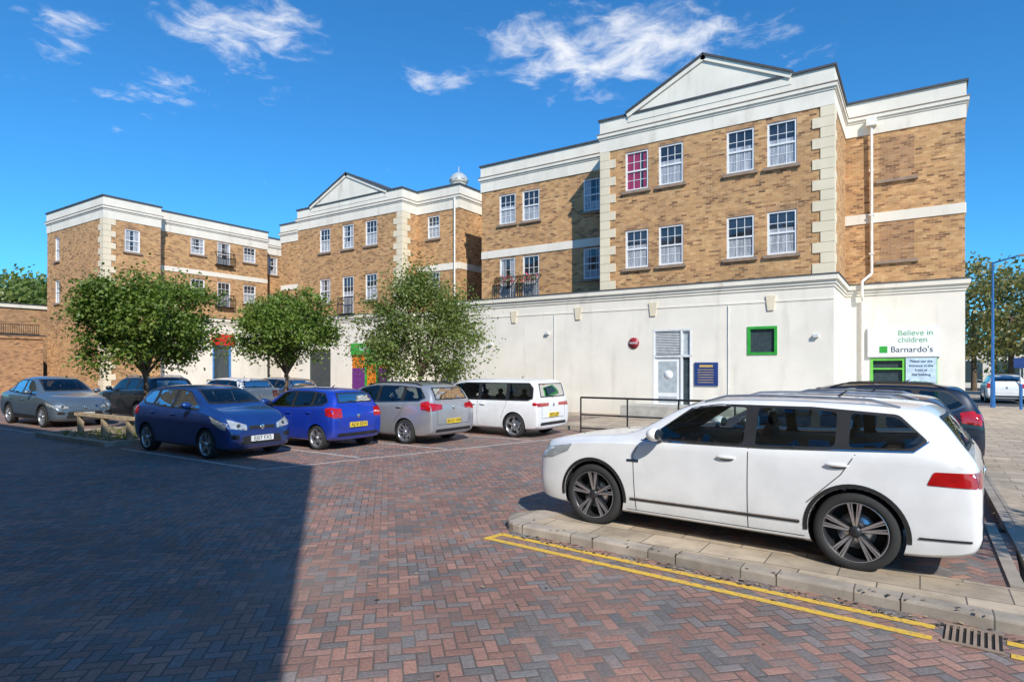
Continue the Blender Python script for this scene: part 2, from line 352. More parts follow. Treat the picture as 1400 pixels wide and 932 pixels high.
def pediment(mt,c,hw,vf,zb,za,e):
    y0=vf-.05; y1=vf+2.5
    A=(c-hw,zb-.35);B=(c+hw,zb-.35);A2=(c-hw,zb);B2=(c+hw,zb);T=(c,za)
    poly=[A,B,B2,T,A2]
    mt.face([(p[0],y0,p[1]) for p in poly],'stone_trim'); mt.face([(p[0],y1,p[1]) for p in poly],'stone_trim')
    for (p,q) in ((A2,T),(T,B2)):
        mt.face([(p[0],y0,p[1]),(q[0],y0,q[1]),(q[0],y1,q[1]),(p[0],y1,p[1])],'stone_trim')
        d=Vector((q[0]-p[0],0,q[1]-p[1])); L=d.length; d.normalize(); n=Vector((-d.z,0,d.x))
        for (w0,w1,pr,mat) in ((-.16,.0,.06,'stone_trim'),(.0,.07,.11,'lead_coping')):
            P0=Vector((p[0],0,p[1])); Q0=Vector((q[0],0,q[1]))
            ext=d*.05
            vs=[]
            for yy in (y0-pr,y1):
                for (base,w) in ((P0-ext,w0),(Q0+ext*(.6),w0),(Q0+ext*(.6),w1),(P0-ext,w1)):
                    r=base+n*w; vs.append((r.x,yy,r.z))
            mt.add(vs,[(0,1,2,3),(7,6,5,4),(0,4,5,1),(1,5,6,2),(2,6,7,3),(3,7,4,0)],mat,False)
W=.46
def win(c,z0,z1,ty='w',hw=W): return (c-hw,c+hw,z0,z1,ty)
A=empty('apartment_building',(0,0,0))
podium=(-17.7,-2.31,22.15,31)
fr=[win(-9.0,8.68,10.17,'red'),win(-7.67,8.68,10.17),win(-5.2,8.68,10.17),win(-3.86,8.68,10.17),
    win(-9.0,5.71,7.17),win(-7.67,5.71,7.17),win(-5.2,5.71,7.17),win(-3.86,5.71,7.17)]
gf=[(-8.35,-6.89,.56,3.33),(-4.96,-4.0,2.35,3.32)]
mt=block(A,(-10.49,-2.31,22.15,30.9),fr,[],.003,gfront=gf,pod=podium)
pediment(mt,-6.45,2.9,22.15,11.66,13.06,0)
quoins(mt,-2.31,22.15,-1,1,4.96,10.36); quoins(mt,-10.49,22.15,1,1,4.96,10.36)
Fp=Face('v',22.15,-1)
Fp.box(mt,-17.7,-2.31,4.12,4.17,-.02,.02,'stone_trim')
for a in (-14.6,-11.5,-8.35,-4.2):
    mt.add([Fp.P(a-.16,4.35,.05),Fp.P(a+.16,4.35,.05),Fp.P(a+.10,3.85,.05),Fp.P(a-.10,3.85,.05),Fp.P(a-.16,4.35,0),Fp.P(a+.16,4.35,0),Fp.P(a+.10,3.85,0),Fp.P(a-.10,3.85,0)],
        [(0,1,2,3),(0,3,7,4),(1,5,6,2),(3,2,6,7),(0,4,5,1)],'quoin_stone',False)
h=(-4.96,-4.0,2.35,3.32)
for (a0,a1,z0,z1) in ((h[0],h[0]+.09,h[2],h[3]),(h[1]-.09,h[1],h[2],h[3]),(h[0]+.09,h[1]-.09,h[2],h[2]+.09),(h[0]+.09,h[1]-.09,h[3]-.09,h[3])):
    Fp.box(mt,a0,a1,z0,z1,-.1,.03,'green_paint')
Fp.rect(mt,h[0],h[1],h[2],h[3],-.06,'shop_glass')
d0,d1=-8.35,-6.89
Fp.box(mt,d0,d1,3.26,3.33,-.15,.01,'grey_frame'); Fp.box(mt,d0,d1,2.3,2.38,-.15,.012,'grey_frame')
for a in (d0,-7.3,d1-.07): Fp.box(mt,a,a+.07,.56,3.26,-.15,.01,'white_frame')
Fp.box(mt,d0+.07,-7.3,.56,2.3,-.12,-.05,'white_frame')
Fp.box(mt,d0+.2,-7.45,1.0,2.15,-.1,-.04,'frosted'); Fp.box(mt,d0+.2,-7.45,.62,.85,-.1,-.04,'frosted')
Fp.rect(mt,-7.23,d1-.07,.56,2.3,-.08,'shop_glass')
for i in range(14):
    z=2.42+i*.06; Fp.box(mt,d0+.07,-7.3,z,z+.035,-.12,-.03,'grey_frame')
Fp.rect(mt,-7.23,d1-.07,2.38,3.26,-.08,'frosted')
mt.lathe([(0,.0),(.17,.0),(.17,.01)],(-7.78,22.185,1.65),'sign_white',20)
for a,z in ((-15.9,2.9),(-13.0,3.3),(-2.9,2.9)): Fp.box(mt,a,a+.16,z,z+.1,0,.12,'grey_frame')
for a in (-12.6,-5.6): mt.cyl(Fp.P(a,4.1,.03),Fp.P(a,.1,.03),.012,.012,'grey_frame',6)
mt.obj('trim',A)
wf=[win(-16.2,8.68,10.08),win(-14.9,8.68,10.08),win(-11.75,8.68,10.08),win(-11.75,5.75,7.08),(-16.64,-15.76,4.97,7.08,'door'),(-15.34,-14.46,4.97,7.08,'door')]
mt=block(A,(-17.7,-10.49,24.0,30.8),wf,[],.011,white=False,string=True)
Fw=Face('v',24.0,-1)
balcony(Fw,mt,-16.75,-15.65,5.0,6.15); balcony(Fw,mt,-15.45,-14.35,5.0,6.15); flowers(Fw,mt,-16.7,-15.7,6.0); flowers(Fw,mt,-15.4,-14.4,6.0)
mt.obj('trim',A)
fr=[(-1.21,-.17,8.65,10.15,'blind'),(-1.21,-.17,5.75,7.1,'blind')]
gB=[(-1.5,.5,.35,2.25)]
mt=block(A,(-2.31,1.27,25.8,36),fr,[],.007,gfront=gB,string=True)
Fb=Face('v',25.8,-1)
Fb.box(mt,-1.62,-1.3,10.62,10.9,.04,.28,'pipe_white')
mt.cyl(Fb.P(-1.46,10.62,.16),Fb.P(-1.46,5.3,.10),.05,.05,'pipe_white'); mt.cyl(Fb.P(-1.46,5.3,.10),Fb.P(-1.75,5.02,.26),.05,.05,'pipe_white')
mt.cyl(Fb.P(-1.75,5.02,.26),Fb.P(-1.75,4.5,.24),.05,.05,'pipe_white'); mt.cyl(Fb.P(-1.75,4.5,.24),Fb.P(-1.75,4.35,.1),.05,.05,'pipe_white'); mt.cyl(Fb.P(-1.75,4.35,.1),Fb.P(-1.75,.1,.1),.05,.05,'pipe_white')
for z in (9,7.4,6): Fb.box(mt,-1.54,-1.38,z,z+.05,0.03,.17,'pipe_white')
for (a0,a1,z0,z1) in ((-1.5,-1.42,.35,2.25),(.42,.5,.35,2.25),(-.52,-.44,.35,2.17),(-1.42,.42,2.17,2.25),(-1.42,-.52,1.85,1.9)):
    Fb.box(mt,a0,a1,z0,z1,-.12,.03,'green_lite')
Fb.rect(mt,-1.5,.5,.35,2.25,-.08,'shop_glass')
mt.obj('trim',A)
mr=MB(); mr.box(-9.0,-5.2,20.6,22.14,.0,.56,'concrete')
mr.add([(-5.2,20.6,.56),(-5.2,22.14,.56),(-1.2,22.14,.12),(-1.2,20.6,.12),(-5.2,20.6,0),(-1.2,20.6,0)],[(0,1,2,3),(0,3,5,4)],'concrete',False)
mr.obj('entrance_ramp')
def board(F,a0,a1,z0,z1,mat,d0=.05,d1=.1):
    m=MB(); F.box(m,a0,a1,z0,z1,d0,d1,mat); return m
S=empty('shop_sign',(0,0,0)); m=board(Fb,-1.58,.56,2.3,3.33,'sign_white'); Fb.box(m,-1.6,.58,2.28,3.35,.02,.06,'grey_frame'); m.obj('board',S)
rt=(R(90),0,0)
text('line_a','Believe in',(-.66,25.695,3.13),rt,.27,'txt_green',S,'LEFT'); text('line_b','children',(-.66,25.695,2.89),rt,.27,'txt_green',S,'LEFT')
text('line_c',"Barnardo's",(-.88,25.695,2.55),rt,.29,'txt_dark',S,'LEFT')
m=MB(); Fb.box(m,-1.22,-.97,2.44,2.68,.1,.106,'green_paint'); m.obj('logo',S)
S=empty('window_poster'); m=board(Fb,-.42,.48,1.28,2.26,'poster_blue',.06,.075); Fb.box(m,-.37,.43,1.58,2.18,.07,.078,'poster_blue'); m.obj('board',S)
for i,l in enumerate(('Please use the','entrance at the','front of','this building')): text('line',l,(.03,25.715,2.14-i*.155),rt,.115,'txt_blue',S)
text('line','Thank you',(.03,25.715,1.42),rt,.1,'txt_green',S)
S=empty('wall_plaque'); m=MB(); m.lathe([(0,0),(.21,0),(.21,.03)],(-9.11,22.11,2.85),'plaque_red',24); m.obj('plate',S); text('t','WARE',(-9.11,22.105,2.85),rt,.12,'sign_white',S)
S=empty('notice_board'); m=board(Fp,-6.78,-5.95,1.27,2.1,'blue_sign',.0,.05); 
for k_ in range(6): Fp.box(m,-6.66,-6.1,1.38+k_*.09,1.40+k_*.09,.05,.054,'gold')
Fp.box(m,-6.6,-6.12,1.93,2.01,.05,.056,'gold'); m.obj('board',S)
Bm=empty('apartment_building')
fr=[win(-29.5,8.78,10.17),win(-27.5,8.78,10.17),win(-25.6,8.78,10.17),win(-29.5,5.75,7.18),(-27.96,-27.04,4.97,7.18,'door'),win(-25.6,5.75,7.18)]
mt=block(Bm,(-32.0,-23.25,24.3,31),fr,[],.004,gfront=[(-27.2,-24.3,.1,3.3),(-31,-29,.6,3.0)])
pediment(mt,-27.55,3.2,24.3,11.66,13.1,0)
quoins(mt,-23.25,24.3,-1,1,4.97,10.36)
Fd=Face('v',24.3,-1); balcony(Fd,mt,-28.1,-26.9,4.98,5.95)
Fd.box(mt,-27.2,-24.3,2.65,3.3,-.2,.06,'green_paint'); Fd.box(mt,-27.2,-26.0,1.9,2.65,-.2,-.05,'orange'); Fd.box(mt,-26.0,-24.3,2.1,2.65,-.2,-.06,'green_lite'); Fd.box(mt,-26.0,-24.3,1.9,2.1,-.2,-.06,'orange')
Fd.box(mt,-27.2,-26.1,.1,1.9,-.2,-.04,'purple'); Fd.box(mt,-26.0,-25.2,.1,1.9,-.2,-.07,'orange'); Fd.box(mt,-25.1,-24.3,.1,1.9,-.2,-.03,'purple')
for a in (-26.1,-25.2,-24.36): Fd.box(mt,a,a+.06,.1,2.65,-.2,.02,'green_paint')
Fd.rect(mt,-31,-29,.6,3,-.1,'shop_glass')
mt.obj('trim',Bm)
mt=block(Bm,(-23.25,-20.28,25.5,31.2),[win(-22.06,8.95,10.17,'w',.42),win(-22.06,6.0,7.12,'w',.42)],[],.009,string=True,gfront=[])
mt.cyl((-20.5,25.38,10.9),(-20.5,25.38,0),.05,.05,'pipe_white'); mt.obj('trim',Bm)
mt=block(Bm,(-20.28,-17.72,27.5,31.4),[],[],.014,string=True); mt.obj('trim',Bm)
mt=block(Bm,(-36.3,-32.0,26.2,31.6),[win(-33.6,8.8,10.15),win(-33.6,5.9,7.1)],[],.012,string=True); mt.obj('trim',Bm)
text('t','SUPERSTORE',(-25.7,24.23,2.98),rt,.28,'sign_white',Bm)
m=MB(); c=(-23.9,30,11.5)
m.lathe([(.62,0),(.62,1.2),(.72,1.25),(.72,1.4),(.5,1.42),(.5,1.9),(.6,1.92),(.6,2.02)],c,'stone_trim',8,'z')
m.lathe([(.6,2.02),(.55,2.2),(.4,2.38),(.2,2.5),(.03,2.55),(.03,2.9),(0,2.92)],c,'lamp_head',16,'z')
m.obj('cupola',Bm)
L=empty('apartment_building')
rw=[win(21.9,9.25,10.3),win(25.6,9.25,10.3),win(21.9,6.4,7.65),win(25.6,6.4,7.65),(23.24,24.16,8.75,10.3,'door'),(23.24,24.16,5.95,7.65,'door')]
mt=block(L,(-48,-39.0,19.2,27),[],rw,.005,zb=5.2,gright=[(22.9,24.2,.1,3.4)])
Fl=Face('u',-39.0,1)
balcony(Fl,mt,23.05,24.35,8.75,9.6); balcony(Fl,mt,23.05,24.35,5.95,6.8); Fl.box(mt,19.2,27,7.95,8.25,-.02,.03,'stone_trim')
Fl.box(mt,22.8,24.4,3.42,4.15,0.02,.15,'red_sign')
Fl.box(mt,22.9,23.0,.1,3.4,-.2,.03,'blue_glassy');Fl.box(mt,24.1,24.2,.1,3.4,-.2,.03,'blue_glassy');Fl.box(mt,23.0,24.1,3.3,3.4,-.2,.03,'blue_glassy')
Fl.rect(mt,23,24.1,.1,3.3,-.1,'shop_glass')
mt.cyl((-38.85,19.45,10.6),(-38.85,19.45,0),.05,.05,'pipe_white')
mt.obj('trim',L)
mt=block(L,(-48,-40.5,27.0,36),[],[win(28.5,8.9,10.2,'w',.4),win(28.5,6.0,7.3,'w',.4)],.016,zb=5.2); mt.obj('trim',L)
mt=block(L,(-45.9,-38.26,16.08,19.19),[win(-44.4,8.5,9.95,'w',.3),win(-44.4,5.9,7.3,'w',.3)],[win(17.6,8.65,9.95,'w',.42)],.002,white=False)
quoins(mt,-38.26,16.08,-1,1,.2,10.36)
mt.obj('trim',L)
mt=block(L,(-41,-36.35,31.0,37),[],[],.019); mt.obj('trim',L)
Q=empty('brick_building'); m=MB()
Fq=Face('u',-50,1); Fq.wall(m,8,18,0,5.9,[],'brick_brown'); Face('v',8,-1).wall(m,-62,-50,0,5.9,[],'brick_brown')
slab(m,(-62,-50,8,18),5.9,6.15,.1,'stone_trim'); slab(m,(-62,-50,8,18),6.15,6.2,.14,'lead_coping')
b2=(-50,-46,11.5,15.9)
hs=[(-49.2,-47.2,.1,2.3)]
Face('v',11.5,-1).wall(m,-50,-46,0,3.7,hs,'brick_brown'); Face('u',-46,1).wall(m,11.5,15.9,0,3.7,[(12.3,13.7,.9,2.3)],'brick_brown')
slab(m,b2,3.7,3.9,.08,'brick_brown'); slab(m,b2,3.9,3.96,.12,'lead_coping')
m.box(-49.2,-47.2,11.65,11.7,.1,2.3,'timber'); m.box(-46.2,-46.15,12.3,13.7,.9,2.3,'shop_glass')
Fy=Face('u',-46,1); balcony(Fy,m,11.7,15.7,3.97,4.6,-.1)
m.obj('walls',Q)
# ---- building behind the camera (casts the foreground shadow)
K=empty('brick_building'); m=MB(); EL=R(38)
sd=Vector((.767,-.64)).normalized()
vb=-1.9; s_=(7.8-vb)/.64; ub=-9.77+.767*s_; Hb=s_*math.tan(EL)
fk=[(a,a+1.0,z,z+1.4) for a in [ -50+2.6*i for i in range(20)] for z in (1.0,4.3,7.3) if a+1.2<ub]
Fk=Face('v',vb,1); Fk.wall(m,-60,ub,0,Hb,fk,'brick_yellow')
for h in fk: Fk.rect(m,h[0],h[1],h[2],h[3],-.1,'pane_dark'); Fk.box(m,h[0],h[1],(h[2]+h[3])/2-.03,(h[2]+h[3])/2+.03,-.12,-.05,'white_frame')
Face('u',ub,1).wall(m,-14,vb,0,Hb,[],'brick_yellow')
m.face([(-60,vb,Hb),(ub,vb,Hb),(ub,-14,Hb),(-60,-14,Hb)],'roof_felt'); m.face([(-60,-14,0),(ub,-14,0),(ub,-14,Hb),(-60,-14,Hb)],'brick_yellow'); m.face([(-60,-14,0),(-60,vb,0),(-60,vb,Hb),(-60,-14,Hb)],'brick_yellow')
m.obj('walls',K)
# ------------------------------------------------------------------ ground
m=MB(); m.face([(-500,-400,0),(500,-400,0),(500,600,0),(-500,600,0)],'asphalt'); m.obj('ground')
m=MB(); m.face([(-70,-14,.004),(14,-14,.004),(14,24,.004),(-70,24,.004)],'block_paving'); m.obj('block_paving')
m=MB(); m.box(-9.5,.62,16.9,22.2,0,.12,'slab_buff'); m.box(-9.62,.62,16.75,16.9,0,.125,'kerb_stone'); m.box(-9.65,-9.5,16.9,22.2,0,.124,'kerb_stone'); 
m.box(-37,-9.66,20.6,26,0,.118,'slab_buff'); m.box(-37,-9.66,20.45,20.6,0,.123,'kerb_stone'); m.obj('pavement_front')
m=MB()
ang=math.atan2(-.069,.9976)
M=Matrix.Translation((-4.1,5.95,0))@Matrix.Rotation(ang,4,'Z')
def island(mb,h,w0,w1,L,mat):
    pts=[]; r=(w1-w0)/2
    for i in range(13):
        a=math.pi/2+math.pi*i/12; pts.append((r*.6+r*.9*math.cos(a),(w0+w1)/2+r*math.sin(a)))
    pts=[(L,w1)]+pts+[(L,w0)]
    n=len(pts); c=Vector((L/2,(w0+w1)/2))
    def pt(p,z,ins):
        q=Vector(p); dv=Vector((0,(c.y-q.y)))+ (Vector((.6*r*1.0-q.x,0)) if q.x<r*.6 else Vector((0,0)))
        if dv.length>0: q=q+dv.normalized()*ins
        return M@Vector((q.x,q.y,z))
    lv=[[pt(p,0,0) for p in pts],[pt(p,h-.022,0) for p in pts],[pt(p,h-.006,.008) for p in pts],[pt(p,h,.026) for p in pts]]
    mb.face(lv[-1][::-1],mat)
    for a,b in zip(lv[:-1],lv[1:]):
        for i in range(n): mb.face([a[i],a[(i+1)%n],b[(i+1)%n],b[i]],mat)
island(m,.10,0,.86,12,'kerb_stone')
m.box(.35,12,.17,.8,.09,.104,'slab_buff',M)
for i in range(14):
    x=.3+i*.92; m.box(x,x+.008,-.002,.16,.0,.1025,'soil',M)
m.box(.42,4.75,.86,3.0,0,.088,'block_paving',M)
m.obj('kerb_island')
m=MB()
m.box(.95,30,6.42,60,0,.118,'slab_buff'); m.box(.80,.95,6.42,36,0,.122,'kerb_stone'); m.box(.62,.72,6.5,9,0,.11,'kerb_stone'); m.box(.72,.80,6.5,9,0,.05,'soil'); m.obj('pavement')
m=MB()
def strip(mb,p,q,w,z,mat):
    p=Vector(p);q=Vector(q);d=(q-p).normalized();n=Vector((-d.y,d.x))*w/2
    mb.face([(*(p-n),z),(*(q-n),z),(*(q+n),z),(*(p+n),z)],mat)
strip(m,(-3.98,5.77),(.09,5.45),.085,.0082,'yellow_line'); strip(m,(-4.0,5.55),(.07,5.22),.085,.0084,'yellow_line'); strip(m,(-4.02,5.50),(-3.96,5.82),.09,.0086,'yellow_line')
strip(m,(.5,5.42),(4,5.15),.085,.0082,'yellow_line'); strip(m,(.5,5.19),(4,4.92),.085,.0084,'yellow_line'); m.obj('yellow_road_markings')
m=MB(); Md=Matrix.Translation((.14,5.36,0))@Matrix.Rotation(ang,4,'Z')
m.box(0,.33,-.14,.2,.004,.009,'arch_black',Md)
for i in range(8): m.box(.01+i*.04,.03+i*.04,-.13,.19,.009,.016,'sill_stone',Md)
m.box(-.01,.34,-.16,-.13,.008,.017,'sill_stone',Md); m.box(-.01,.34,.19,.22,.008,.017,'sill_stone',Md); m.obj('drain_grate')
m=MB()
strip(m,(-10.25,6.9),(-7.7,15.8),.09,.0082,'white_line')
for v,ur in ((6.95,-10.4),(9.05,-9.9),(11.12,-9.2),(13.7,-8.5)): strip(m,(ur-5.2,v),(ur,v),.09,.0084,'white_line')
for v in (7.2,10.3,12.7): strip(m,(-27,v),(-21.5,v),.09,.0084,'white_line')
m.obj('parking_bay_markings')
m=MB(); m.box(-20.2,-16.4,7.0,10.2,0,.09,'gravel'); 
for (a,b,c,d) in ((-20.35,-16.25,6.85,7.0),(-20.35,-16.25,10.2,10.35),(-20.35,-20.2,7.0,10.2),(-16.4,-16.25,7.0,10.2)): m.box(a,b,c,d,0,.12,'kerb_stone')
m.box(-19.8,-16.4,12.2,14.2,0,.09,'gravel'); m.box(-17,-14.2,16.2,18.2,0,.09,'gravel')
for k in range(260):
    x=random.uniform(-20,-16.6);y=random.uniform(7.1,10)
    for q in range(3):
        a=random.uniform(0,6.28); h=random.uniform(.05,.16); m.face([(x,y,.09),(x+.03*math.cos(a),y+.03*math.sin(a),.09),(x+.1*math.cos(a),y+.1*math.sin(a),.09+h)],'leaf_olive')
m.obj('planting_bed')
m=MB()
for k in range(420):
    if k<260: x=random.uniform(-4,.6); y=5.9-(x+4.1)*.07+abs(random.gauss(0,.10))-.12; z=.012 if y<5.94-(x+4.1)*.07 else .108
    else: x=random.uniform(-10,2); y=random.uniform(2.5,14); z=.012
    if x>.62 and y>5.6: z=.125
    if -3.8<x<.62 and 6.0<y<9.1: z=.108
    a=random.uniform(0,6.28); s=random.uniform(.012,.03); ca,sa=math.cos(a)*s,math.sin(a)*s
    m.face([(x+ca,y+sa,z),(x-sa*.6,y+ca*.6,z+.004),(x-ca,y-sa,z+.002),(x+sa*.6,y-ca*.6,z+.005)],random.choice(['gravel','soil','timber']))
m.obj('fallen_leaves')
m=MB(); 
for x in (-19.2,-17.8,-16.45): m.box(x-.06,x+.06,7.44,7.56,.05,.6,'timber')
m.box(-19.4,-16.25,7.42,7.58,.6,.68,'timber'); m.obj('timber_rail')
def railing(name,p,q,h=1.04,posts=4,z0=0.0):
    m=MB(); p=Vector((*p,z0));q=Vector((*q,z0))
    for i in range(posts):
        c=p.lerp(q,i/(posts-1)); m.cyl(c,c+Vector((0,0,h)),.024,.024,'black_metal',8)
    for z in (h,h*.52,h*.14): m.cyl(p+Vector((0,0,z)),q+Vector((0,0,z)),.022 if z<h else .028,.022 if z<h else .028,'black_metal',8)
    m.obj(name)
railing('handrail',(-8.3,16.15),(-1.0,16.15),posts=6)
railing('handrail',(-36,20.8),(-26.5,20.8),h=1.05,posts=8,z0=.12)
# ------------------------------------------------------------------ trees
def tree(name,loc,ht,cz,rx,rz,ncl,nl,ls,seed,mat='leaf',style=0,tr=.09):
    rnd=random.Random(seed); T=empty(name,loc); m=MB()
    top=Vector((rnd.uniform(-.1,.1),rnd.uniform(-.1,.1),ht))
    p=Vector((0,0,0)); r=tr
    for i in range(5):
        q=top*((i+1)/5)+Vector((rnd.uniform(-.03,.03),rnd.uniform(-.03,.03),0)); r2=tr*(1-.08*(i+1)); m.cyl(p,q,r,r2,'bark',9,False); p=q;r=r2
    cl=[]
    for i in range(ncl):
        d=Vector((rnd.gauss(0,1),rnd.gauss(0,1),rnd.gauss(0,1))).normalized()
        rad=rnd.uniform(.2,1)**.5
        if style==0:
            lump=.90+.12*math.sin(3.1*d.x*2+seed)*math.cos(2.7*d.y*2+seed)+.12*math.sin(5*d.z+seed*2)
            c=Vector((d.x*rx*rad*lump,d.y*rx*rad*lump,cz+d.z*rz*rad*lump))
        else:
            h=rnd.uniform(0,1); prof=math.sin(math.pi*min(1,.14+h*.90))**.6; a=rnd.uniform(0,6.283)
            rr=rx*prof*rad*rnd.uniform(.8,1.12); c=Vector((rr*math.cos(a),rr*math.sin(a),cz-rz+2*rz*h))
        cl.append(c)
    nb=[]
    for i in range(7):
        a=i*2.4+seed; b=top+Vector((math.cos(a)*rx*.42,math.sin(a)*rx*.42,(cz-ht)*rnd.uniform(.5,1.2)+.15)); s0=top*rnd.uniform(.78,1)
        mid=s0.lerp(b,.5)+Vector((0,0,-.06)); m.cyl(s0,mid,tr*.5,tr*.36,'bark',7,False); m.cyl(mid,b,tr*.36,tr*.2,'bark',7,False); nb.append(mid);nb.append(b)
    m.cyl(top,Vector((0,0,cz+rz*.5)),tr*.6,tr*.15,'bark',7,False); nb+=[Vector((0,0,cz)),Vector((0,0,cz+rz*.45))]
    for c in cl:
        b=min(nb,key=lambda q:(q-c).length+.4*max(0,q.z-c.z)); mid=b.lerp(c,.5)+Vector((0,0,.05)); m.cyl(b,mid,tr*.15,tr*.1,'bark',5,False); m.cyl(mid,c,tr*.1,tr*.04,'bark',5,False)
    m.obj('trunk',T)
    vs=[];fs=[];tint=[]
    per=nl//ncl
    for c in cl:
        ct=rnd.random(); cr=rnd.uniform(.55,1.3)*rx*.22
        out=Vector((c.x,c.y,(c.z-cz)*.6+.3)); 
        if out.length>0: out.normalize()
        for k in range(per):
            g=Vector((rnd.gauss(0,1),rnd.gauss(0,1),rnd.gauss(0,.75)))*cr*.62
            if style==1: g+=out*abs(rnd.gauss(0,1))*cr*.9
            p=c+g
            nrm=(g*.5+Vector((rnd.gauss(0,.6),rnd.gauss(0,.6),rnd.gauss(.7,.6)))).normalized(); a=nrm.orthogonal().normalized(); a=(Matrix.Rotation(rnd.uniform(0,6.28),3,nrm)@a); b=nrm.cross(a)
            s=ls*rnd.uniform(.6,1.25); i0=len(vs)
            vs+=[p-a*s*.5,p+b*s*.3+nrm*s*.06,p+a*s*.5-nrm*s*.1,p-b*s*.3+nrm*s*.06]; fs.append((i0,i0+1,i0+2,i0+3)); tint+=[ct]*4
    me=bpy.data.meshes.new('crown'); me.from_pydata([tuple(q) for q in vs],[],fs); me.materials.append(MATS[mat])
    at=me.attributes.new('tint','FLOAT','POINT'); at.data.foreach_set('value',tint)
    o=bpy.data.objects.new('crown',me); COL.objects.link(o); o.parent=T
    return T
tree('offscreen_shade_tree',(-18.5,8.9,0),1.9,3.3,2.0,1.45,130,23000,.125,3)
tree('offscreen_shade_tree',(-18.0,13.2,0),1.9,3.3,1.72,1.42,110,17000,.125,11)
tree('offscreen_shade_tree',(-15.4,17.0,0),1.7,3.35,1.95,1.6,150,25000,.12,19,'leaf_olive',style=1)
tree('offscreen_shade_tree',(5.6,5.2,0),2.2,3.9,1.6,1.4,60,4200,.14,23)  # unseen tree, added outside the view to dapple the right pavement with shade
def mass(name,pts,mat,ls,n,seed):
    rnd=random.Random(seed); vs=[];fs=[];tint=[]
    m=MB()
    for (x,y,z,rx,rz) in pts:
        m.cyl((x,y,0),(x,y,z),.22,.12,'bark',7,False)
        for c in range(38):
            d=Vector((rnd.gauss(0,1),rnd.gauss(0,1),rnd.gauss(0,1))).normalized()*rnd.uniform(.4,1)
            c0=Vector((x+d.x*rx,y+d.y*rx,z+d.z*rz)); ct=rnd.random()
            for k in range(n//38):
                p=c0+Vector((rnd.gauss(0,1),rnd.gauss(0,1),rnd.gauss(0,.8)))*rx*.17
                nr=Vector((rnd.gauss(0,1),rnd.gauss(0,1),rnd.gauss(.5,1))).normalized(); a=nr.orthogonal().normalized(); b=nr.cross(a); s=ls*rnd.uniform(.6,1.3); i0=len(vs)
                vs+=[p-a*s*.5,p+b*s*.35,p+a*s*.5,p-b*s*.35]; fs.append((i0,i0+1,i0+2,i0+3)); tint+=[ct]*4
    T=empty(name); m.obj('trunks',T)
    me=bpy.data.meshes.new('crowns'); me.from_pydata([tuple(q) for q in vs],[],fs); me.materials.append(MATS[mat]); at=me.attributes.new('tint','FLOAT','POINT'); at.data.foreach_set('value',tint)
    o=bpy.data.objects.new('crowns',me); COL.objects.link(o); o.parent=T
mass('distant_trees',[(5.0,52,5.5,3.2,4.2),(9.5,50,5,3.0,3.8),(3.5,60,6,3,4.5),(13,56,6,4,5),(8,64,6,4,5)],'leaf_autumn',.30,3600,5)
mass('distant_trees',[(-85,26,8,5,4.6),(-92,22,8,5,4.4),(-80,31,8,5,4.2),(-98,17,8,5,4.5),(-78,25,7.6,4.5,4),(-104,26,9,5,4.5),(-88,29,8.5,5,4),(-95,26,8,5,4)],'leaf_olive',.45,5200,6)
m=MB(); m.box(2,30,74,84,0,3.6,'white_render'); m.box(1.8,30.2,73.8,84.2,3.6,3.9,'lead_coping')
for i in range(9): m.box(3+i*3,5+i*3,73.9,73.98,.6,2.6,'shop_glass')
m.obj('shop_building')
m=MB(); m.face([(2,36.5,.124),(60,36.5,.124),(60,46,.124),(2,46,.124)],'asphalt'); m.obj('road')
m=MB(); x,y=2.75,35.3
m.cyl((x,y,.1),(x,y,1.3),.10,.09,'blue_pole',12); m.cyl((x,y,1.3),(x,y,6.7),.065,.045,'blue_pole',12); m.cyl((x,y,6.65),(x+.9,y-.5,6.85),.035,.03,'blue_pole',8)
m.ell((x+1.15,y-.62,6.84),(.34,.16,.07),'lamp_head',M=Matrix.Rotation(-.46,3,'Z')); m.obj('street_lamp')
m=MB(); m.cyl((3.6,34,.1),(3.6,34,1.15),.055,.055,'blue_pole',10); m.ell((3.6,34,1.17),(.06,.06,.05),'blue_pole'); m.obj('bollard')
m=MB(); m.cyl((4.1,39,.1),(4.1,39,2.4),.03,.03,'lamp_head',8); m.box(3.85,4.35,38.93,38.96,1.9,2.4,'blue_sign'); m.obj('road_sign')
# ------------------------------------------------------------------ cars
def interp_clip(poly,s0,s1):
    def clip(P,f):
        o=[]
        for i in range(len(P)):
            a=P[i];b=P[(i+1)%len(P)];fa=f(a);fb=f(b)
            if fa>=0:o.append(a)
            if fa*fb<0:
                t_=fa/(fa-fb);o.append((a[0]+(b[0]-a[0])*t_,a[1]+(b[1]-a[1])*t_))
        return o
    P=clip(poly,lambda p:p[0]-s0); return clip(P,lambda p:s1-p[0])
def shrink(P,d):
    cx=sum(p[0] for p in P)/len(P);cy=sum(p[1] for p in P)/len(P);o=[]
    for p in P:
        v=Vector((cx-p[0],cy-p[1])); l=v.length; 
        o.append((p[0]+v.x/l*d,p[1]+(d if v.y>0 else -d)*min(1,abs(v.y)/.1)))
    return o
def area(P): return sum(P[i][0]*P[(i+1)%len(P)][1]-P[(i+1)%len(P)][0]*P[i][1] for i in range(len(P)))/2
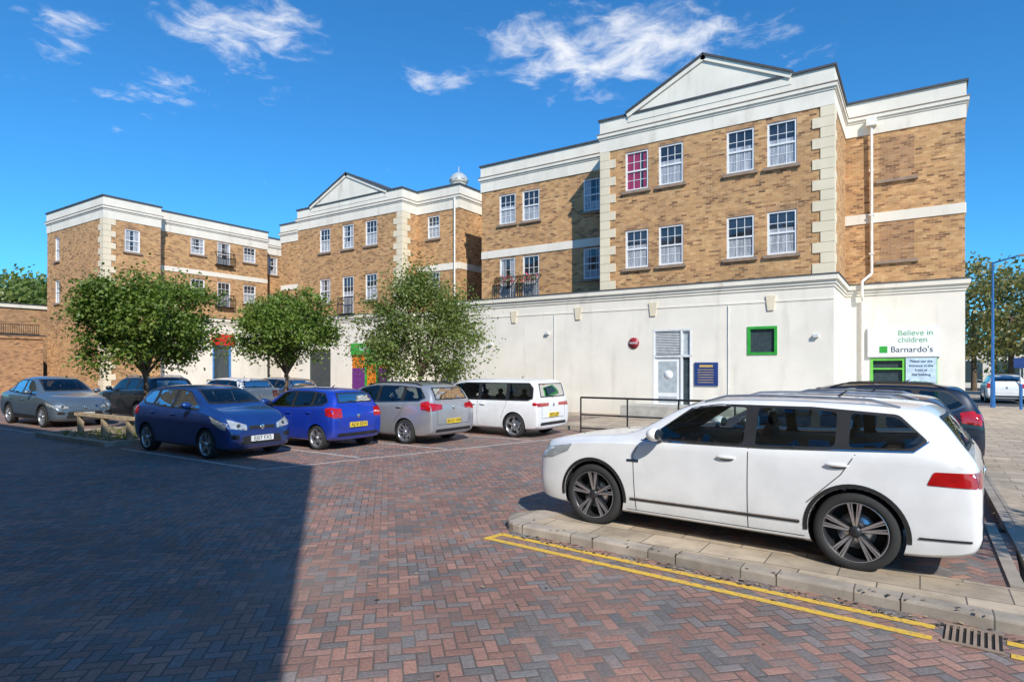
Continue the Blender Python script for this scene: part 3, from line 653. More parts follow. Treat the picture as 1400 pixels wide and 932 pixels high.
def rounded(P,r=.03,n=3):
    o=[];N=len(P)
    for i in range(N):
        a=Vector(P[i-1]);b=Vector(P[i]);c=Vector(P[(i+1)%N])
        u=(a-b);w=(c-b); ru=min(r,u.length*.4); rw=min(r,w.length*.4)
        if u.length<1e-5 or w.length<1e-5: o.append((b.x,b.y)); continue
        p0=b+u.normalized()*ru;p1=b+w.normalized()*rw
        for k in range(n+1):
            t_=k/n; q=(1-t_)**2*p0+2*t_*(1-t_)*b+t_*t_*p1; o.append((q.x,q.y))
    return o
def inside(p,P):
    c=False;j=len(P)-1
    for i in range(len(P)):
        if (P[i][1]>p[1])!=(P[j][1]>p[1]) and p[0]<(P[j][0]-P[i][0])*(p[1]-P[i][1])/(P[j][1]-P[i][1])+P[i][0]: c=not c
        j=i
    return c
TM={}
TM['suv']=dict(L=4.65,H=1.62,st=[(0,.32,.66,.84,.78,.68),(.04,.23,.76,.945,.89,.76),(.16,.18,.87,1.005,.955,.80),(.5,.16,.98,1.06,.99,.82),(1.05,.16,1.02,1.105,1,.82),(1.34,.16,1.03,1.135,1,.82),(1.70,.16,1.04,1.37,1,.785),(2.02,.16,1.05,1.57,1,.75),(2.6,.16,1.06,1.615,1,.74),(3.4,.16,1.08,1.61,1,.735),(4.12,.16,1.10,1.585,1,.725),(4.33,.19,1.10,1.535,.995,.72),(4.50,.22,1.08,1.24,.985,.77),(4.61,.26,1.02,1.10,.97,.79),(4.65,.38,.82,.95,.93,.72)],
 dlo=[(1.50,1.075),(1.60,1.135),(2.06,1.475),(2.35,1.52),(3.3,1.525),(4.03,1.48),(4.27,1.25),(4.16,1.155),(2.9,1.095)],pill=[2.72,3.58],fw=.88,rw=3.70,R=.355,
 ws=(1.165,.76,1.515,.66),rws=(1.17,.70,1.47,.62),hls=[(.13,.76),(.10,.88),(.58,.97),(.52,.88),(.28,.78)],hlf=[(.42,.76),(.42,.88),(.84,.92),(.84,.78)],
 tls=[(4.26,.88),(4.31,1.0),(4.60,1.01),(4.62,.88)],tlr=[(.44,.89),(.44,1.0),(.94,1.01),(.94,.88)],gr=[(.40,.76),(.40,.86)],seams=[[(1.45,.26),(1.42,.9),(1.5,1.05)],[(2.72,.26),(2.72,1.09)],[(3.28,.60),(3.58,.9),(3.70,1.1)]],hand=[(2.5,.97),(3.55,.99)],rail=True,clad=True)
TM['hatch']=dict(L=4.0,H=1.48,st=[(0,.3,.52,.66,.72,.60),(.04,.2,.62,.77,.86,.69),(.18,.17,.76,.90,.95,.75),(.48,.17,.88,.985,.985,.78),(.75,.17,.92,1.03,1,.79),(.92,.17,.94,1.08,1,.79),(1.32,.17,.95,1.31,1,.75),(1.66,.17,.96,1.455,1,.71),(2.15,.17,.97,1.50,1,.70),(2.9,.17,.99,1.49,1,.69),(3.5,.17,1.01,1.45,1,.675),(3.74,.2,1.01,1.38,.995,.67),(3.90,.23,.99,1.12,.98,.71),(3.97,.27,.90,.99,.95,.71),(4.0,.37,.70,.82,.89,.64)],
 dlo=[(1.10,.995),(1.20,1.05),(1.68,1.365),(2.05,1.41),(2.9,1.405),(3.42,1.365),(3.66,1.16),(3.5,1.07),(2.4,1.01)],pill=[2.22,3.06],fw=.78,rw=3.33,R=.315,
 ws=(1.11,.74,1.41,.63),rws=(1.13,.68,1.37,.60),hls=[(.12,.60),(.12,.73),(.64,.89),(.52,.75),(.3,.65)],hlf=[(.42,.59),(.42,.70),(.82,.82),(.82,.64)],
 tls=[(3.72,.84),(3.68,1.0),(3.86,1.04),(3.96,.92),(3.96,.8)],tlr=[(.62,.78),(.62,1.0),(.9,1.02),(.94,.78)],gr=[(.36,.61),(.36,.68)],seams=[[(1.18,.26),(1.10,.8),(1.14,.97)],[(2.26,.26),(2.26,1.0)],[(2.95,.55),(3.15,.85),(3.24,1.03)]],hand=[(2.1,.87),(3.0,.89)],rail=False,clad=False)
TM['mpv']=dict(L=4.55,H=1.6,st=[(0,.3,.55,.68,.72,.60),(.05,.21,.65,.80,.88,.70),(.2,.18,.82,.94,.955,.76),(.45,.17,.93,1.03,.99,.79),(.72,.17,.97,1.08,1,.80),(.92,.17,.99,1.14,1,.79),(1.42,.17,1.0,1.40,1,.76),(1.88,.17,1.01,1.56,1,.73),(2.5,.17,1.02,1.62,1,.72),(3.3,.17,1.04,1.62,1,.72),(4.08,.17,1.06,1.58,1,.71),(4.30,.2,1.06,1.50,.995,.71),(4.45,.23,1.03,1.20,.985,.76),(4.53,.27,.96,1.07,.96,.76),(4.55,.4,.76,.9,.92,.66)],
 dlo=[(1.08,1.04),(1.20,1.12),(1.88,1.47),(2.4,1.53),(3.3,1.525),(4.0,1.48),(4.26,1.22),(4.08,1.13),(2.7,1.07)],pill=[1.56,2.55,3.48],fw=.85,rw=3.62,R=.325,
 ws=(1.17,.74,1.50,.65),rws=(1.16,.70,1.48,.64),hls=[(.14,.66),(.12,.78),(.60,.94),(.48,.8)],hlf=[(.40,.64),(.40,.74),(.82,.84),(.82,.68)],
 tls=[(4.2,.92),(4.17,1.1),(4.38,1.14),(4.5,.98),(4.5,.88)],tlr=[(.50,.92),(.50,1.04),(.9,1.09),(.94,.88)],gr=[(.38,.66),(.38,.74)],seams=[[(1.36,.26),(1.30,.85),(1.34,1.02)],[(2.58,.26),(2.58,1.06)],[(3.22,.55),(3.5,.85),(3.6,1.08)]],hand=[(2.38,.95),(3.42,.97)],rail=True,clad=False)
TM['van']=dict(L=4.2,H=1.56,st=[(0,.3,.60,.76,.80,.70),(.04,.22,.70,.87,.92,.76),(.16,.19,.83,.95,.97,.80),(.36,.18,.89,1.0,.995,.83),(.52,.18,.90,1.05,1,.84),(.82,.18,.9,1.30,1,.81),(1.12,.18,.9,1.485,1,.80),(1.6,.18,.91,1.565,1,.80),(3.1,.18,.91,1.575,1,.80),(3.94,.18,.91,1.56,1,.80),(4.09,.2,.91,1.51,.995,.80),(4.15,.23,.90,1.20,.99,.83),(4.19,.26,.84,1.03,.975,.82),(4.2,.4,.72,.88,.96,.76)],
 dlo=[(.70,.975),(.80,1.06),(1.16,1.39),(1.5,1.45),(3.86,1.455),(4.0,1.32),(4.02,1.04),(3.86,.985)],pill=[1.12,2.15,3.15],fw=.72,rw=3.4,R=.335,
 ws=(1.08,.76,1.44,.70),rws=(1.07,.76,1.44,.72),hls=[(.1,.70),(.1,.80),(.45,.86),(.36,.74)],hlf=[(.5,.68),(.5,.78),(.86,.82),(.86,.70)],
 tls=[(4.04,.86),(4.04,.94),(4.16,.94),(4.17,.86)],tlr=[(.30,.84),(.30,.92),(.95,.93),(.95,.83)],gr=[(.4,.66),(.4,.72)],seams=[[(1.05,.3),(1.03,.95)],[(2.1,.3),(2.1,1.0)],[(2.95,.5),(3.1,.8),(3.15,1.0)]],hand=[(1.95,.86),(2.3,.86)],rail=False,clad=False)
TM['fast']=dict(L=4.75,H=1.6,st=[(0,.3,.5,.62,.70,.58),(.06,.2,.6,.75,.87,.67),(.26,.17,.77,.89,.95,.75),(.7,.17,.90,1.0,.99,.79),(1.1,.17,.95,1.06,1,.79),(1.3,.17,.96,1.12,1,.78),(1.7,.17,.97,1.38,1,.74),(2.1,.17,.98,1.56,1,.70),(2.55,.17,.99,1.63,1,.69),(3.1,.17,1.0,1.61,1,.68),(3.7,.17,1.02,1.50,1,.66),(4.15,.18,1.04,1.32,.99,.66),(4.45,.22,1.04,1.17,.98,.71),(4.69,.26,.96,1.05,.95,.71),(4.75,.36,.7,.83,.9,.62)],
 dlo=[(1.45,1.02),(1.6,1.10),(2.1,1.45),(2.5,1.515),(3.1,1.505),(3.7,1.40),(4.1,1.20),(3.9,1.11),(2.6,1.04)],pill=[2.62,3.55],fw=.85,rw=3.73,R=.345,
 ws=(1.14,.72,1.52,.62),rws=(1.19,.62,1.46,.56),hls=[(.12,.62),(.14,.70),(.62,.82),(.5,.70)],hlf=[(.50,.60),(.50,.66),(.82,.74),(.82,.64)],
 tls=[(4.35,.86),(4.3,.98),(4.6,1.0),(4.68,.86)],tlr=[(.5,.86),(.5,.98),(.9,1.0),(.9,.86)],gr=[(.01,.5),(.01,.51)],seams=[[(1.42,.26),(1.38,.8),(1.44,.98)],[(2.66,.26),(2.66,1.02)],[(3.35,.6),(3.6,.9),(3.65,1.08)]],hand=[(2.45,.86),(3.5,.88)],rail=False,clad=False)
def make_wheel(mb,cx,cy,r,w,side,style):
    o=side
    prof=[(r*.66,-w*.5),(r*.78,-w*.52),(r*.93,-w*.5),(r*.985,-w*.42),(r,-w*.25),(r,w*.25),(r*.985,w*.42),(r*.93,w*.5),(r*.84,w*.525),(r*.77,w*.49),(r*.755,w*.44)]
    mb.lathe([(a,b*o) for a,b in prof],(cx,cy,r),'tyre',40)
    mb.lathe([(a,b*o) for a,b in [(r*.765,w*.45),(r*.755,w*.475),(r*.72,w*.465),(r*.70,w*.36),(r*.66,w*.0)]],(cx,cy,r),'alloy' if style!='twin' else 'alloy_dark',40)
    mb.lathe([(r*.765,w*.452*o),(r*.76,w*.478*o),(r*.742,w*.474*o)],(cx,cy,r),'alloy',40)
    mb.lathe([(0,w*.02*o),(r*.68,w*.02*o)],(cx,cy,r),'arch_black',28)
    mb.lathe([(r*.15,w*.05*o),(r*.46,w*.05*o),(r*.46,w*.02*o)],(cx,cy,r),'alloy',28)
    yo=cy+o*w*.40
    n,tw=dict(five=(5,0),twin=(5,1),multi=(9,0),cover=(7,0))[style]
    def spoke(a,wi,wo,mat,dy=0.0):
        ca,sa=math.cos(a),math.sin(a)
        def P(rr,t_,y): return (cx+rr*ca-t_*sa,y,r+rr*sa+t_*ca)
        r0,r1=r*.10,r*.735; y0=yo-o*.010+dy; y1=yo+o*.012+dy; yb=yo-o*.04
        vs=[P(r0,-wi,y0),P(r0,wi,y0),P(r1,wo,y1),P(r1,-wo,y1),P(r0,-wi,yb),P(r0,wi,yb),P(r1,wo,yb),P(r1,-wo,yb)]
        mb.add(vs,[(0,1,2,3),(0,4,5,1),(1,5,6,2),(2,6,7,3),(3,7,4,0)],mat,False)
    for i in range(n):
        a=2*math.pi*i/n+.3
        if tw:
            for sg in (-1,1):
                spoke(a+sg*.16,r*.05,r*.06,'alloy_dark'); spoke(a+sg*.20,r*.018,r*.026,'alloy',o*.004); spoke(a+sg*.10,r*.014,r*.014,'alloy',o*.004)
        else: spoke(a,r*(.09 if n==5 else .05),r*(.06 if n==5 else .045),'alloy')
    mb.lathe([(0,.018*o),(r*.12,.016*o),(r*.15,0),(r*.15,-.03*o)],(cx,yo,r),'alloy' if not tw else 'alloy_dark',18)
def make_car(name,loc,yaw,tm,L,Wd,H,pmat,wheel='five',plates=(None,None),clad=None,tint='car_glass_clear',rear='car_glass_dark',rscale=1.0,rline=False):
    T=TM[tm]; sx=L/T['L']; sz=H/T['H']; hw=Wd/2
    E=empty(name,loc,yaw)
    X=lambda s:L/2-s*sx
    rings=[]
    for (s,zb,zs,zt,wf,wt) in T['st']:
        w=hw*wf; w2=hw*wt*min(1,wf+.02); d=zt-zs
        half=[(0,zb),(w*.82,zb),(w*.955,zb+.07),(w*.995,zb+.32*(zs-zb)),(w,zb+.72*(zs-zb)),(w*.98,zs),(w*.94+(w2-w*.94)*.30,zs+.30*d),(w2+(w*.94-w2)*.08,zt-.13*d),(w2*.86,zt-.022*min(1,d*3)),(w2*.4,zt),(0,zt+.004)]
        pts=[(X(s),y,z*sz) for y,z in half]+[(X(s),-y,z*sz) for y,z in half[-2:0:-1]]
        rings.append(pts)
    n=len(rings[0]); vs=[p for r_ in rings for p in r_]; fs=[]
    for i in range(len(rings)-1):
        for j in range(n): fs.append((i*n+j,i*n+(j+1)%n,(i+1)*n+(j+1)%n,(i+1)*n+j))
    fs.append(tuple(range(n))[::-1]); fs.append(tuple(range((len(rings)-1)*n,len(rings)*n)))
    me=bpy.data.meshes.new('tmp'); me.from_pydata(vs,[],fs); 
    bm=bmesh.new(); bm.from_mesh(me); bmesh.ops.recalc_face_normals(bm,faces=bm.faces)
    cl=bm.edges.layers.float.new('crease_edge'); bm.verts.ensure_lookup_table()
    NR=len(rings)
    for e in bm.edges:
        a,b=e.verts[0].index,e.verts[1].index
        ja,jb=a%n,b%n
        if a//n!=b//n and ja==jb:
            if ja in (5,n-5): e[cl]=.5
            if ja in (2,n-2): e[cl]=.5
            if ja in (7,n-7): e[cl]=.4
        if a//n==b//n and a//n in (0,NR-1): e[cl]=.5
    bm.to_mesh(me); bm.free()
    me.materials.append(MATS[pmat]); me.materials.append(MATS['arch_black']); me.materials.append(MATS['interior_dark'])
    ob=bpy.data.objects.new('tmpbody',me); COL.objects.link(ob)
    ss=ob.modifiers.new('s','SUBSURF'); ss.levels=2; ss.render_levels=2
    bpy.context.view_layer.update(); dg=bpy.context.evaluated_depsgraph_get()
    ev=ob.evaluated_get(dg); m1=ev.to_mesh()
    bvh=BVHTree.FromPolygons([v.co.copy() for v in m1.vertices],[tuple(p.vertices) for p in m1.polygons]); ev.to_mesh_clear()
    Rw=T['R']*(sx+sz)/2*rscale; fx,rx=X(T['fw']),X(T['rw'])
    cutters=[]
    def cutter(mb_,mi_):
        co=mb_.obj('cut'); cm=co.data
        bmx=bmesh.new(); bmx.from_mesh(cm); bmesh.ops.remove_doubles(bmx,verts=bmx.verts,dist=1e-5); bmesh.ops.recalc_face_normals(bmx,faces=bmx.faces); bmx.to_mesh(cm); bmx.free()
        cm.materials.clear()
        for q_ in (pmat,'arch_black','interior_dark'): cm.materials.append(MATS[q_])
        for p in cm.polygons: p.material_index=mi_
        bo=ob.modifiers.new('b','BOOLEAN'); bo.operation='DIFFERENCE'; bo.object=co; bo.solver='EXACT'; cutters.append(co)
    cut=MB()
    for cx in (fx,rx): cut.cyl((cx,-1.4,Rw),(cx,1.4,Rw),Rw+.04,Rw+.04,'arch_black',40)
    cutter(cut,1)
    def prism(A,B):
        c_=MB(); N=len(A); c_.face(A[::-1],'arch_black'); c_.face(B,'arch_black')
        for i in range(N): c_.face([A[i],A[(i+1)%N],B[(i+1)%N],B[i]],'arch_black')
        return c_
    D=rounded(shrink(T['dlo'],.02),.03)
    cutter(prism([(X(s),-1.5,z*sz) for s,z in D],[(X(s),1.5,z*sz) for s,z in D]),2)
    ms=X((T['dlo'][2][0]+.35)); me_=X(T['dlo'][5][0]-.35)
    a,b,c_,d_=T['ws']; D=rounded([(-b+.03,a+.015),(b-.03,a+.015),(d_-.03,c_-.012),(-d_+.03,c_-.012)],.05)
    cutter(prism([(ms,y*hw,z*sz) for y,z in D],[(3.5,y*hw,z*sz) for y,z in D]),2)
    a,b,c_,d_=T['rws']; D=rounded([(-b+.04,a+.02),(b-.04,a+.02),(d_-.04,c_-.017),(-d_+.04,c_-.017)],.05)
    cutter(prism([(me_,y*hw,z*sz) for y,z in D],[(-3.5,y*hw,z*sz) for y,z in D]),2)
    bpy.context.view_layer.update(); dg=bpy.context.evaluated_depsgraph_get()
    fm=bpy.data.meshes.new_from_object(ob.evaluated_get(dg)); 
    for co in cutters: bpy.data.objects.remove(co)
    bpy.data.objects.remove(ob)
    bm=bmesh.new(); bm.from_mesh(fm)
    for f in bm.faces: f.smooth=True
    for e in bm.edges:
        if len(e.link_faces)==2 and e.calc_face_angle(0)>R(32): e.smooth=False
    bm.to_mesh(fm); bm.free()
    body=bpy.data.objects.new('body',fm); COL.objects.link(body); body.parent=E
    mb=MB()
    def cast(mode,a,b,off):
        if mode=='L': o=Vector((X(a),3,b*sz)); d=Vector((0,-1,0))
        elif mode=='Rr': o=Vector((X(a),-3,b*sz)); d=Vector((0,1,0))
        elif mode=='F': o=Vector((6,a*hw,b*sz)); d=Vector((-1,0,0))
        elif mode=='B': o=Vector((-6,a*hw,b*sz)); d=Vector((1,0,0))
        else: o=Vector((X(a),b*hw,4)); d=Vector((0,0,-1))
        h=bvh.ray_cast(o,d)
        if h[0] is None:
            h=bvh.find_nearest(o+d*(3-hw if mode in('L','Rr') else 6-L/2))
        nn=h[1]
        if nn.dot(d)>0: nn=-nn
        return h[0]+nn*off
    def patch(P,mode,mat,off=.004,g=.05,rr=.03,holes=()):
        loops=[rounded(P,rr)]+[rounded(q,.04) for q in holes]
        pts=[];ed=[]
        for Lp in loops:
            s0=len(pts)
            for i in range(len(Lp)):
                a=Vector(Lp[i]);b=Vector(Lp[(i+1)%len(Lp)]); k=max(1,int((b-a).length/g))
                for q in range(k): pts.append(a.lerp(b,q/k))
            e0=len(pts); ed+=[(i,i+1) for i in range(s0,e0-1)]+[(e0-1,s0)]
        bp=list(pts); P0=loops[0]
        def ok(p): return inside(p,P0) and not any(inside(p,h_) for h_ in loops[1:])
        x0=min(p[0] for p in P0);x1=max(p[0] for p in P0);y0=min(p[1] for p in P0);y1=max(p[1] for p in P0)
        yy=y0+g/2
        while yy<y1:
            xx=x0+g/2
            while xx<x1:
                if ok((xx,yy)) and min((Vector((xx,yy))-q).length for q in bp)>g*.4: pts.append(Vector((xx,yy)))
                xx+=g
            yy+=g
        res=geometry.delaunay_2d_cdt(pts,ed,[],0,1e-5)
        V2=res[0]; F=[]
        for f in res[2]:
            c_=(V2[f[0]]+V2[f[1]]+V2[f[2]])/3
            if ok((c_.x,c_.y)): F.append(tuple(f))
        V=[cast(mode,v[0],v[1],off) for v in V2]
        mb.add(V,F,mat,True)
    def line(poly,mode,w,mat,off=.005,g=.05):
        pts=[]
        for i in range(len(poly)-1):
            a=Vector(poly[i]);b=Vector(poly[i+1]);k=max(1,int((b-a).length/g))
            for q in range(k): pts.append(a.lerp(b,q/k))
        pts.append(Vector(poly[-1])); V=[];F=[]
        for i,p in enumerate(pts):
            d=(pts[min(i+1,len(pts)-1)]-pts[max(i-1,0)]).normalized(); nn=Vector((-d.y,d.x))*w/2
            V+= [cast(mode,*(p-nn),off),cast(mode,*(p+nn),off)]
        for i in range(len(pts)-1): F.append((2*i,2*i+1,2*i+3,2*i+2))
        mb.add(V,F,mat,True)
    for md,sd_ in (('L',1),('Rr',-1)):
        ps=[-9]+T['pill']+[99]; gs=[]
        for i in range(len(ps)-1):
            Q=interp_clip(T['dlo'],ps[i]+.035,ps[i+1]-.035)
            if len(Q)>2 and abs(area(Q))>.01: gs.append((i,shrink(Q,.028)))
        patch(T['dlo'],md,'plastic_black',.003,.06,.04,holes=[q for _,q in gs])
        nfront=1 if tm in('suv','hatch','fast') else 2
        for i,q in gs: patch(q,md,tint if i<nfront else rear,.001,.06,.04)
        line(T['dlo'][:1]+T['dlo'][::-1][:3] ,md,.012,'chrome' if tm in('suv','mpv') else 'plastic_black',.008)
        for sm_ in T['seams']: line(sm_,md,.009,'seam',.002)
        line([(T['fw']+.44,.235),(T['rw']-.44,.24)],md,.05,'plastic_black',.004)
        patch(T['hls'],md,'lamp_clear',.006,.04,.02)
        patch(T['tls'],md,'lamp_red',.006,.04,.02)
        for (hs_,hz_) in T['hand']:
            c=cast(md,hs_,hz_,.02); mb.ell(c,(.10,.018,.018),pmat,12,6)
            c=cast(md,hs_,hz_-.012,.002); mb.ell(c,(.07,.004,.022),'seam',12,6)
        cd_=(T['clad'] if clad is None else clad)
        for wc in (T['fw'],T['rw']):
            a0=[]; rr_=(Rw+.04)+ ((.02 if rline else .03) if cd_ else .012)
            for k in range(29):
                an=math.pi*(-.03+1.06*k/28); z_=(Rw+rr_*math.sin(an))/sz; s_2=wc+rr_*math.cos(an)/sx
                if z_>.2: a0.append((s_2,z_))
            line(a0,md,(.04 if rline else .06) if cd_ else .018,'plastic_black' if cd_ else pmat,.006,.1)
        if cd_ and not rline: line([(T['fw']+.47,.31),(T['rw']-.47,.32)],md,.13,'plastic_black',.006)
        if rline:
            line([(T['fw']+.50,.385),(T['rw']-.48,.40)],md,.022,'plastic_black',.008); line([(T['fw']+.50,.403),(T['rw']-.48,.418)],md,.010,'chrome',.011)
            line([(T['rw']+.50,.40),(4.58,.42)],md,.02,'plastic_black',.008)
            c=cast(md,T['fw']+.52,.84,.006); mb.box(c.x-.09,c.x+.05,c.y-.004,c.y+.004,c.z-.012,c.z+.012,'chrome')
        ms_=T['dlo'][0][0]+.24; mz=(T['dlo'][0][1]+.05)*sz
        c=cast(md,ms_,T['dlo'][0][1]-.01,0); mb.ell((c.x,c.y+sd_*.14,mz+.045),(.08,.115,.075),pmat,14,8); mb.cyl((c.x,c.y-sd_*.02,mz-.04),(c.x,c.y+sd_*.09,mz),.03,.025,'plastic_black',8)
        mb.ell((c.x-.05,c.y+sd_*.14,mz+.045),(.035,.097,.06),'car_glass',12,6)
        if T['rail']:
            s_a=T['dlo'][2][0]+.12; s_b=T['dlo'][5][0]
            pr=[cast('T',s_a+(s_b-s_a)*k/8,sd_*.66,.045) for k in range(9)]
            pr[0].z-=.045;pr[-1].z-=.05
            for i in range(len(pr)-1): mb.cyl(pr[i],pr[i+1],.016,.016,'alloy' if tm=='suv' else 'plastic_black',8)
        for ss_ in ((T['pill'][-2] if len(T['pill'])>1 else 2.3)-.12 , (T['pill'][-2] if len(T['pill'])>1 else 2.3)+.78):
            zb_=T['dlo'][-1][1]*sz
            mb.ell((X(ss_),sd_*hw*.42,zb_+.0),(.09,.23,.14),'seat_fabric',12,8); mb.ell((X(ss_)-.02,sd_*hw*.42,zb_+.20),(.05,.12,.08),'seat_fabric',12,8)
    a,b,c_,d_=T['ws']; gP=[(-b+.04,a+.03),(b-.04,a+.03),(d_-.04,c_-.02),(-d_+.04,c_-.02)]
    patch([(-b,a),(b,a),(d_,c_),(-d_,c_)],'F','plastic_black',.003,.06,.05,holes=[gP]); patch(gP,'F',tint,.001,.06,.05)
    a,b,c_,d_=T['rws']; gP=[(-b+.05,a+.03),(b-.05,a+.03),(d_-.05,c_-.025),(-d_+.05,c_-.025)]
    patch([(-b,a),(b,a),(d_,c_),(-d_,c_)],'B','plastic_black',.003,.06,.05,holes=[gP]); patch(gP,'B',rear,.001,.06,.05)
    for sg in (1,-1):
        patch([(sg*p[0],p[1]) for p in T['hlf']],'F','lamp_clear',.006,.04,.015)
        patch([(sg*p[0],p[1]) for p in T['tlr']],'B','lamp_red',.006,.04,.015)
        ym=sum(p[0] for p in T['hlf'])/4; zm=sum(p[1] for p in T['hlf'])/4
        cc=cast('F',sg*ym,zm,.0); mb.ell(cc,(.02,.05,.045),'lamp_dark',12,8)
        patch([(sg*.62,.42),(sg*.62,.50),(sg*.82,.52),(sg*.82,.43)],'F','plastic_black',.006,.05,.02)
    gz=(T['gr'][0][1],T['gr'][1][1]); gy=T['gr'][0][0]
    if gy>.1:
        patch([(-gy,gz[0]),(gy,gz[0]),(gy,gz[1]),(-gy,gz[1])],'F','plastic_black',.006,.05,.01); line([(-gy,sum(gz)/2),(gy,sum(gz)/2)],'F',.012,'chrome',.01)
    hz_=.5 if T['H']>1.5 else .475
    patch([(-.58,.30),(.58,.30),(.52,hz_),(-.52,hz_)],'F','plastic_black',.005,.05,.04)
    patch([(-.8,.33),(.8,.33),(.76,.41),(-.76,.41)],'B','plastic_black',.005,.05,.04)
    line([(-.72,T['tlr'][0][1]+.1),(-.70,.52),(.70,.52),(.72,T['tlr'][0][1]+.1)],'B',.01,'seam',.003)
    e_=cast('F',0,sum(gz)/2 if gy>.1 else .62,.012); mb.ell(e_,(.012,.055,.055),'chrome',14,8)
    e_=cast('B',0,T['tlr'][0][1]+.03,.01); mb.ell(e_,(.012,.05,.05),'chrome',14,8)
    for sg in (.05,-.45):
        p0=cast('F',sg,T['ws'][0]+.01,.02); p1=cast('F',sg+.42,T['ws'][0]+.06,.02); mb.cyl(p0,p1,.008,.006,'plastic_black',6)
    p0=cast('B',0,T['rws'][0]+.0,.02); p1=cast('B',.28,T['rws'][0]+.05,.02); mb.cyl(p0,p1,.008,.006,'plastic_black',6)
    for side in (1,-1):
        for cx in (fx,rx): make_wheel(mb,cx,side*(hw-.118),Rw,.22,side,wheel)
    c=cast('T',T['st'][-6][0],0,.0); mb.cyl(c,c+Vector((-.08,0,.06)),.014,.006,'plastic_black',6)
    mb.obj('fittings',E)
    for pl,mode,mat,zc in ((plates[0],'F','plate_white',.42),(plates[1],'B','plate_yellow',.60)):
        if pl is None: continue
        c=cast(mode,0,zc/sz if mode=='F' else zc,.0); sgn=1 if mode=='F' else -1
        pm=MB(); pm.box(c.x+sgn*.0,c.x+sgn*.03,-.26,.26,c.z-.056,c.z+.056,mat); pm.obj('number_plate',E)
        text('number_plate_text',pl,(c.x+sgn*.033,0,c.z),(R(90),0,R(90*sgn)),.115,'txt_dark',E)
    return E
PI=math.pi
def car_at(name,u_front,u_rear,v0,Wd,H,tm,facing,pmat,yaw=0,z=.004,**k):
    L=abs(u_front-u_rear); return make_car(name,((u_front+u_rear)/2,v0+Wd/2,z),(0 if facing>0 else PI)+yaw,tm,L,Wd,H,pmat,**k)
wy=math.atan2(-.075,1)
make_car('parked_car',(-1.72,7.22,.09),PI+wy,'suv',4.42,1.80,1.53,'paint_white',wheel='twin',plates=('LD18 OKX',None),clad=True,rline=True,rear='car_glass_clear',rscale=1.04)
car_at('parked_car',-3.7,.55,9.4,1.8,1.56,'suv',-1,'paint_taupe',wheel='five',plates=(None,None))
car_at('parked_car',-3.4,.95,13.4,1.85,1.60,'mpv',-1,'paint_navy',wheel='five',plates=(None,'GN65 RTO'))
car_at('parked_car',-11.68,-15.5,7.12,1.68,1.50,'hatch',1,'paint_blue',wheel='five',plates=('EJ07 FXS','EJ07 FXS'),rear='car_glass_clear')
car_at('parked_car',-14.4,-11.08,9.32,1.58,1.42,'hatch',-1,'paint_brightblue',wheel='five',plates=(None,'AJ18 EEW'))
car_at('parked_car',-14.15,-9.87,11.3,1.78,1.52,'mpv',-1,'paint_silver',wheel='multi',plates=(None,'EN15 VWK'))
car_at('parked_van',-12.5,-8.5,14.0,1.78,1.60,'van',-1,'paint_white',wheel='five',plates=(None,'EF72 LOV'))
car_at('parked_car',-22.5,-27.1,8.0,1.85,1.60,'fast',1,'paint_steel',wheel='cover',plates=('LO23 KVE',None),clad=True)
car_at('parked_car',-26.4,-22.1,10.7,1.8,1.62,'suv',-1,'paint_blackish',wheel='five',plates=(None,'GK17 EUB'))
car_at('parked_car',-24.8,-20.9,13.3,1.75,1.52,'hatch',-1,'paint_white',wheel='five',plates=(None,'EA14 WNN'))
car_at('parked_car',-25.6,-21.6,15.9,1.75,1.5,'hatch',-1,'paint_silver',wheel='five')
make_car('parked_car',(3.6,41,.13),PI*.5,'hatch',4.0,1.7,1.45,'paint_white')
make_car('parked_car',(8.6,42,.13),0,'suv',4.4,1.8,1.6,'paint_navy')
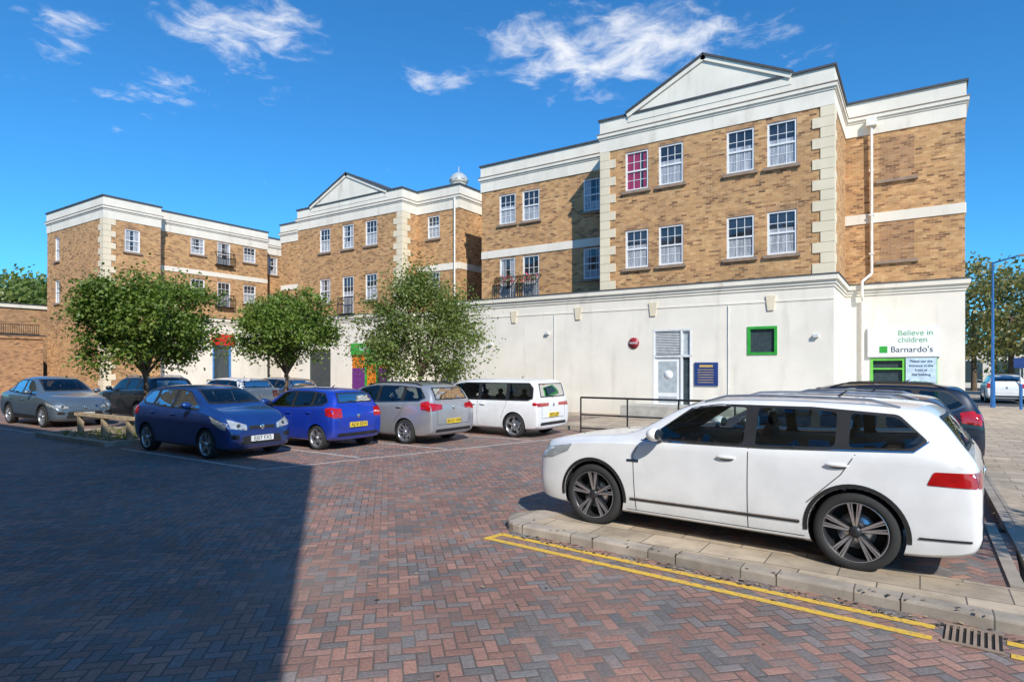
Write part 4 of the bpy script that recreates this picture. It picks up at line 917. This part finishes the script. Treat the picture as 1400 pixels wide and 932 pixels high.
# ------------------------------------------------------------------ world / light / camera
SUN=Vector((sd.x*math.cos(EL),sd.y*math.cos(EL),math.sin(EL)))
w=bpy.data.worlds.new('World'); scene.world=w; w.use_nodes=True
t=NT(w.node_tree)
sk=t.n('ShaderNodeTexSky'); sk.sky_type='NISHITA'; sk.sun_disc=False; sk.sun_elevation=EL; sk.sun_rotation=math.atan2(sd.x,sd.y); sk.air_density=1.0; sk.dust_density=.3; sk.ozone_density=3.0; sk.altitude=100
g=t.n('ShaderNodeTexCoord'); dx,dy,dz=t.sep(g.outputs['Generated'])
zc=t.m('MAXIMUM',dz,.05); qx=t.m('DIVIDE',dx,zc); qy=t.m('DIVIDE',dy,zc); q=t.xyz(qx,qy,0.0)
def gauss(cx,cy,ang_,lx,ly):
    ax=t.m('SUBTRACT',qx,cx); ay=t.m('SUBTRACT',qy,cy); c,s=math.cos(ang_),math.sin(ang_)
    a=t.m('DIVIDE',t.m('ADD',t.m('MULTIPLY',ax,c),t.m('MULTIPLY',ay,s)),lx); b=t.m('DIVIDE',t.m('SUBTRACT',t.m('MULTIPLY',ay,c),t.m('MULTIPLY',ax,s)),ly)
    return t.m('EXPONENT',t.m('MULTIPLY',t.m('ADD',t.m('MULTIPLY',a,a),t.m('MULTIPLY',b,b)),-1.0))
mk=t.m('MAXIMUM',gauss(-.80,1.80,.48,.50,.30),t.m('MAXIMUM',gauss(-1.68,1.08,.9,.24,.22),t.m('MULTIPLY',gauss(-2.15,.80,-.3,.28,.10),.66)))
mk=t.m('MAXIMUM',mk,t.m('MULTIPLY',gauss(-1.42,1.62,.5,.16,.12),.85)); mk=t.m('MAXIMUM',mk,t.m('MULTIPLY',gauss(-2.3,1.15,.3,.5,.2),.5))
wq=t.n('ShaderNodeVectorMath',operation='ADD'); t.put(wq.inputs[0],q); nv=t.noise(q,3.0,3); t.put(wq.inputs[1],t.xyz(t.m('MULTIPLY',nv,.25),t.m('MULTIPLY',nv,-.2),0.0))
n1=t.noise(wq.outputs[0],6.5,10,.62,.25); n2=t.noise(q,2.2,4,.5)
dens=t.m('ADD',t.m('ADD',t.m('MULTIPLY',n1,1.25),t.m('MULTIPLY',n2,.35)),t.m('MULTIPLY',mk,.52))
cf=t.mr(dens,1.0,1.50,0.0,.95)
skc=t.mix(1.0,sk.outputs[0],(.32,.98,1.42,1),'MULTIPLY')
col=t.mix(cf,skc,(7.4,7.6,8.0,1))
bg=t.n('ShaderNodeBackground'); t.put(bg.inputs[0],col); bg.inputs[1].default_value=.13
o=t.n('ShaderNodeOutputWorld'); w.node_tree.links.new(bg.outputs[0],o.inputs[0])
sl=bpy.data.lights.new('sun','SUN'); sl.energy=5.0; sl.angle=R(.5); sl.color=(1,.94,.84)
so=bpy.data.objects.new('sun',sl); so.rotation_euler=SUN.to_track_quat('Z','Y').to_euler(); so.location=(20,-20,30); COL.objects.link(so)
cd=bpy.data.cameras.new('camera'); cd.sensor_width=36; cd.lens=21.6; cd.shift_y=.0264; cd.clip_end=2000; cd.clip_start=.05
co=bpy.data.objects.new('camera',cd); co.location=(0,0,1.9); co.rotation_euler=(R(90),0,R(33.59)); COL.objects.link(co); scene.camera=co
scene.view_settings.view_transform='Standard'; scene.view_settings.look='None'; scene.view_settings.exposure=0
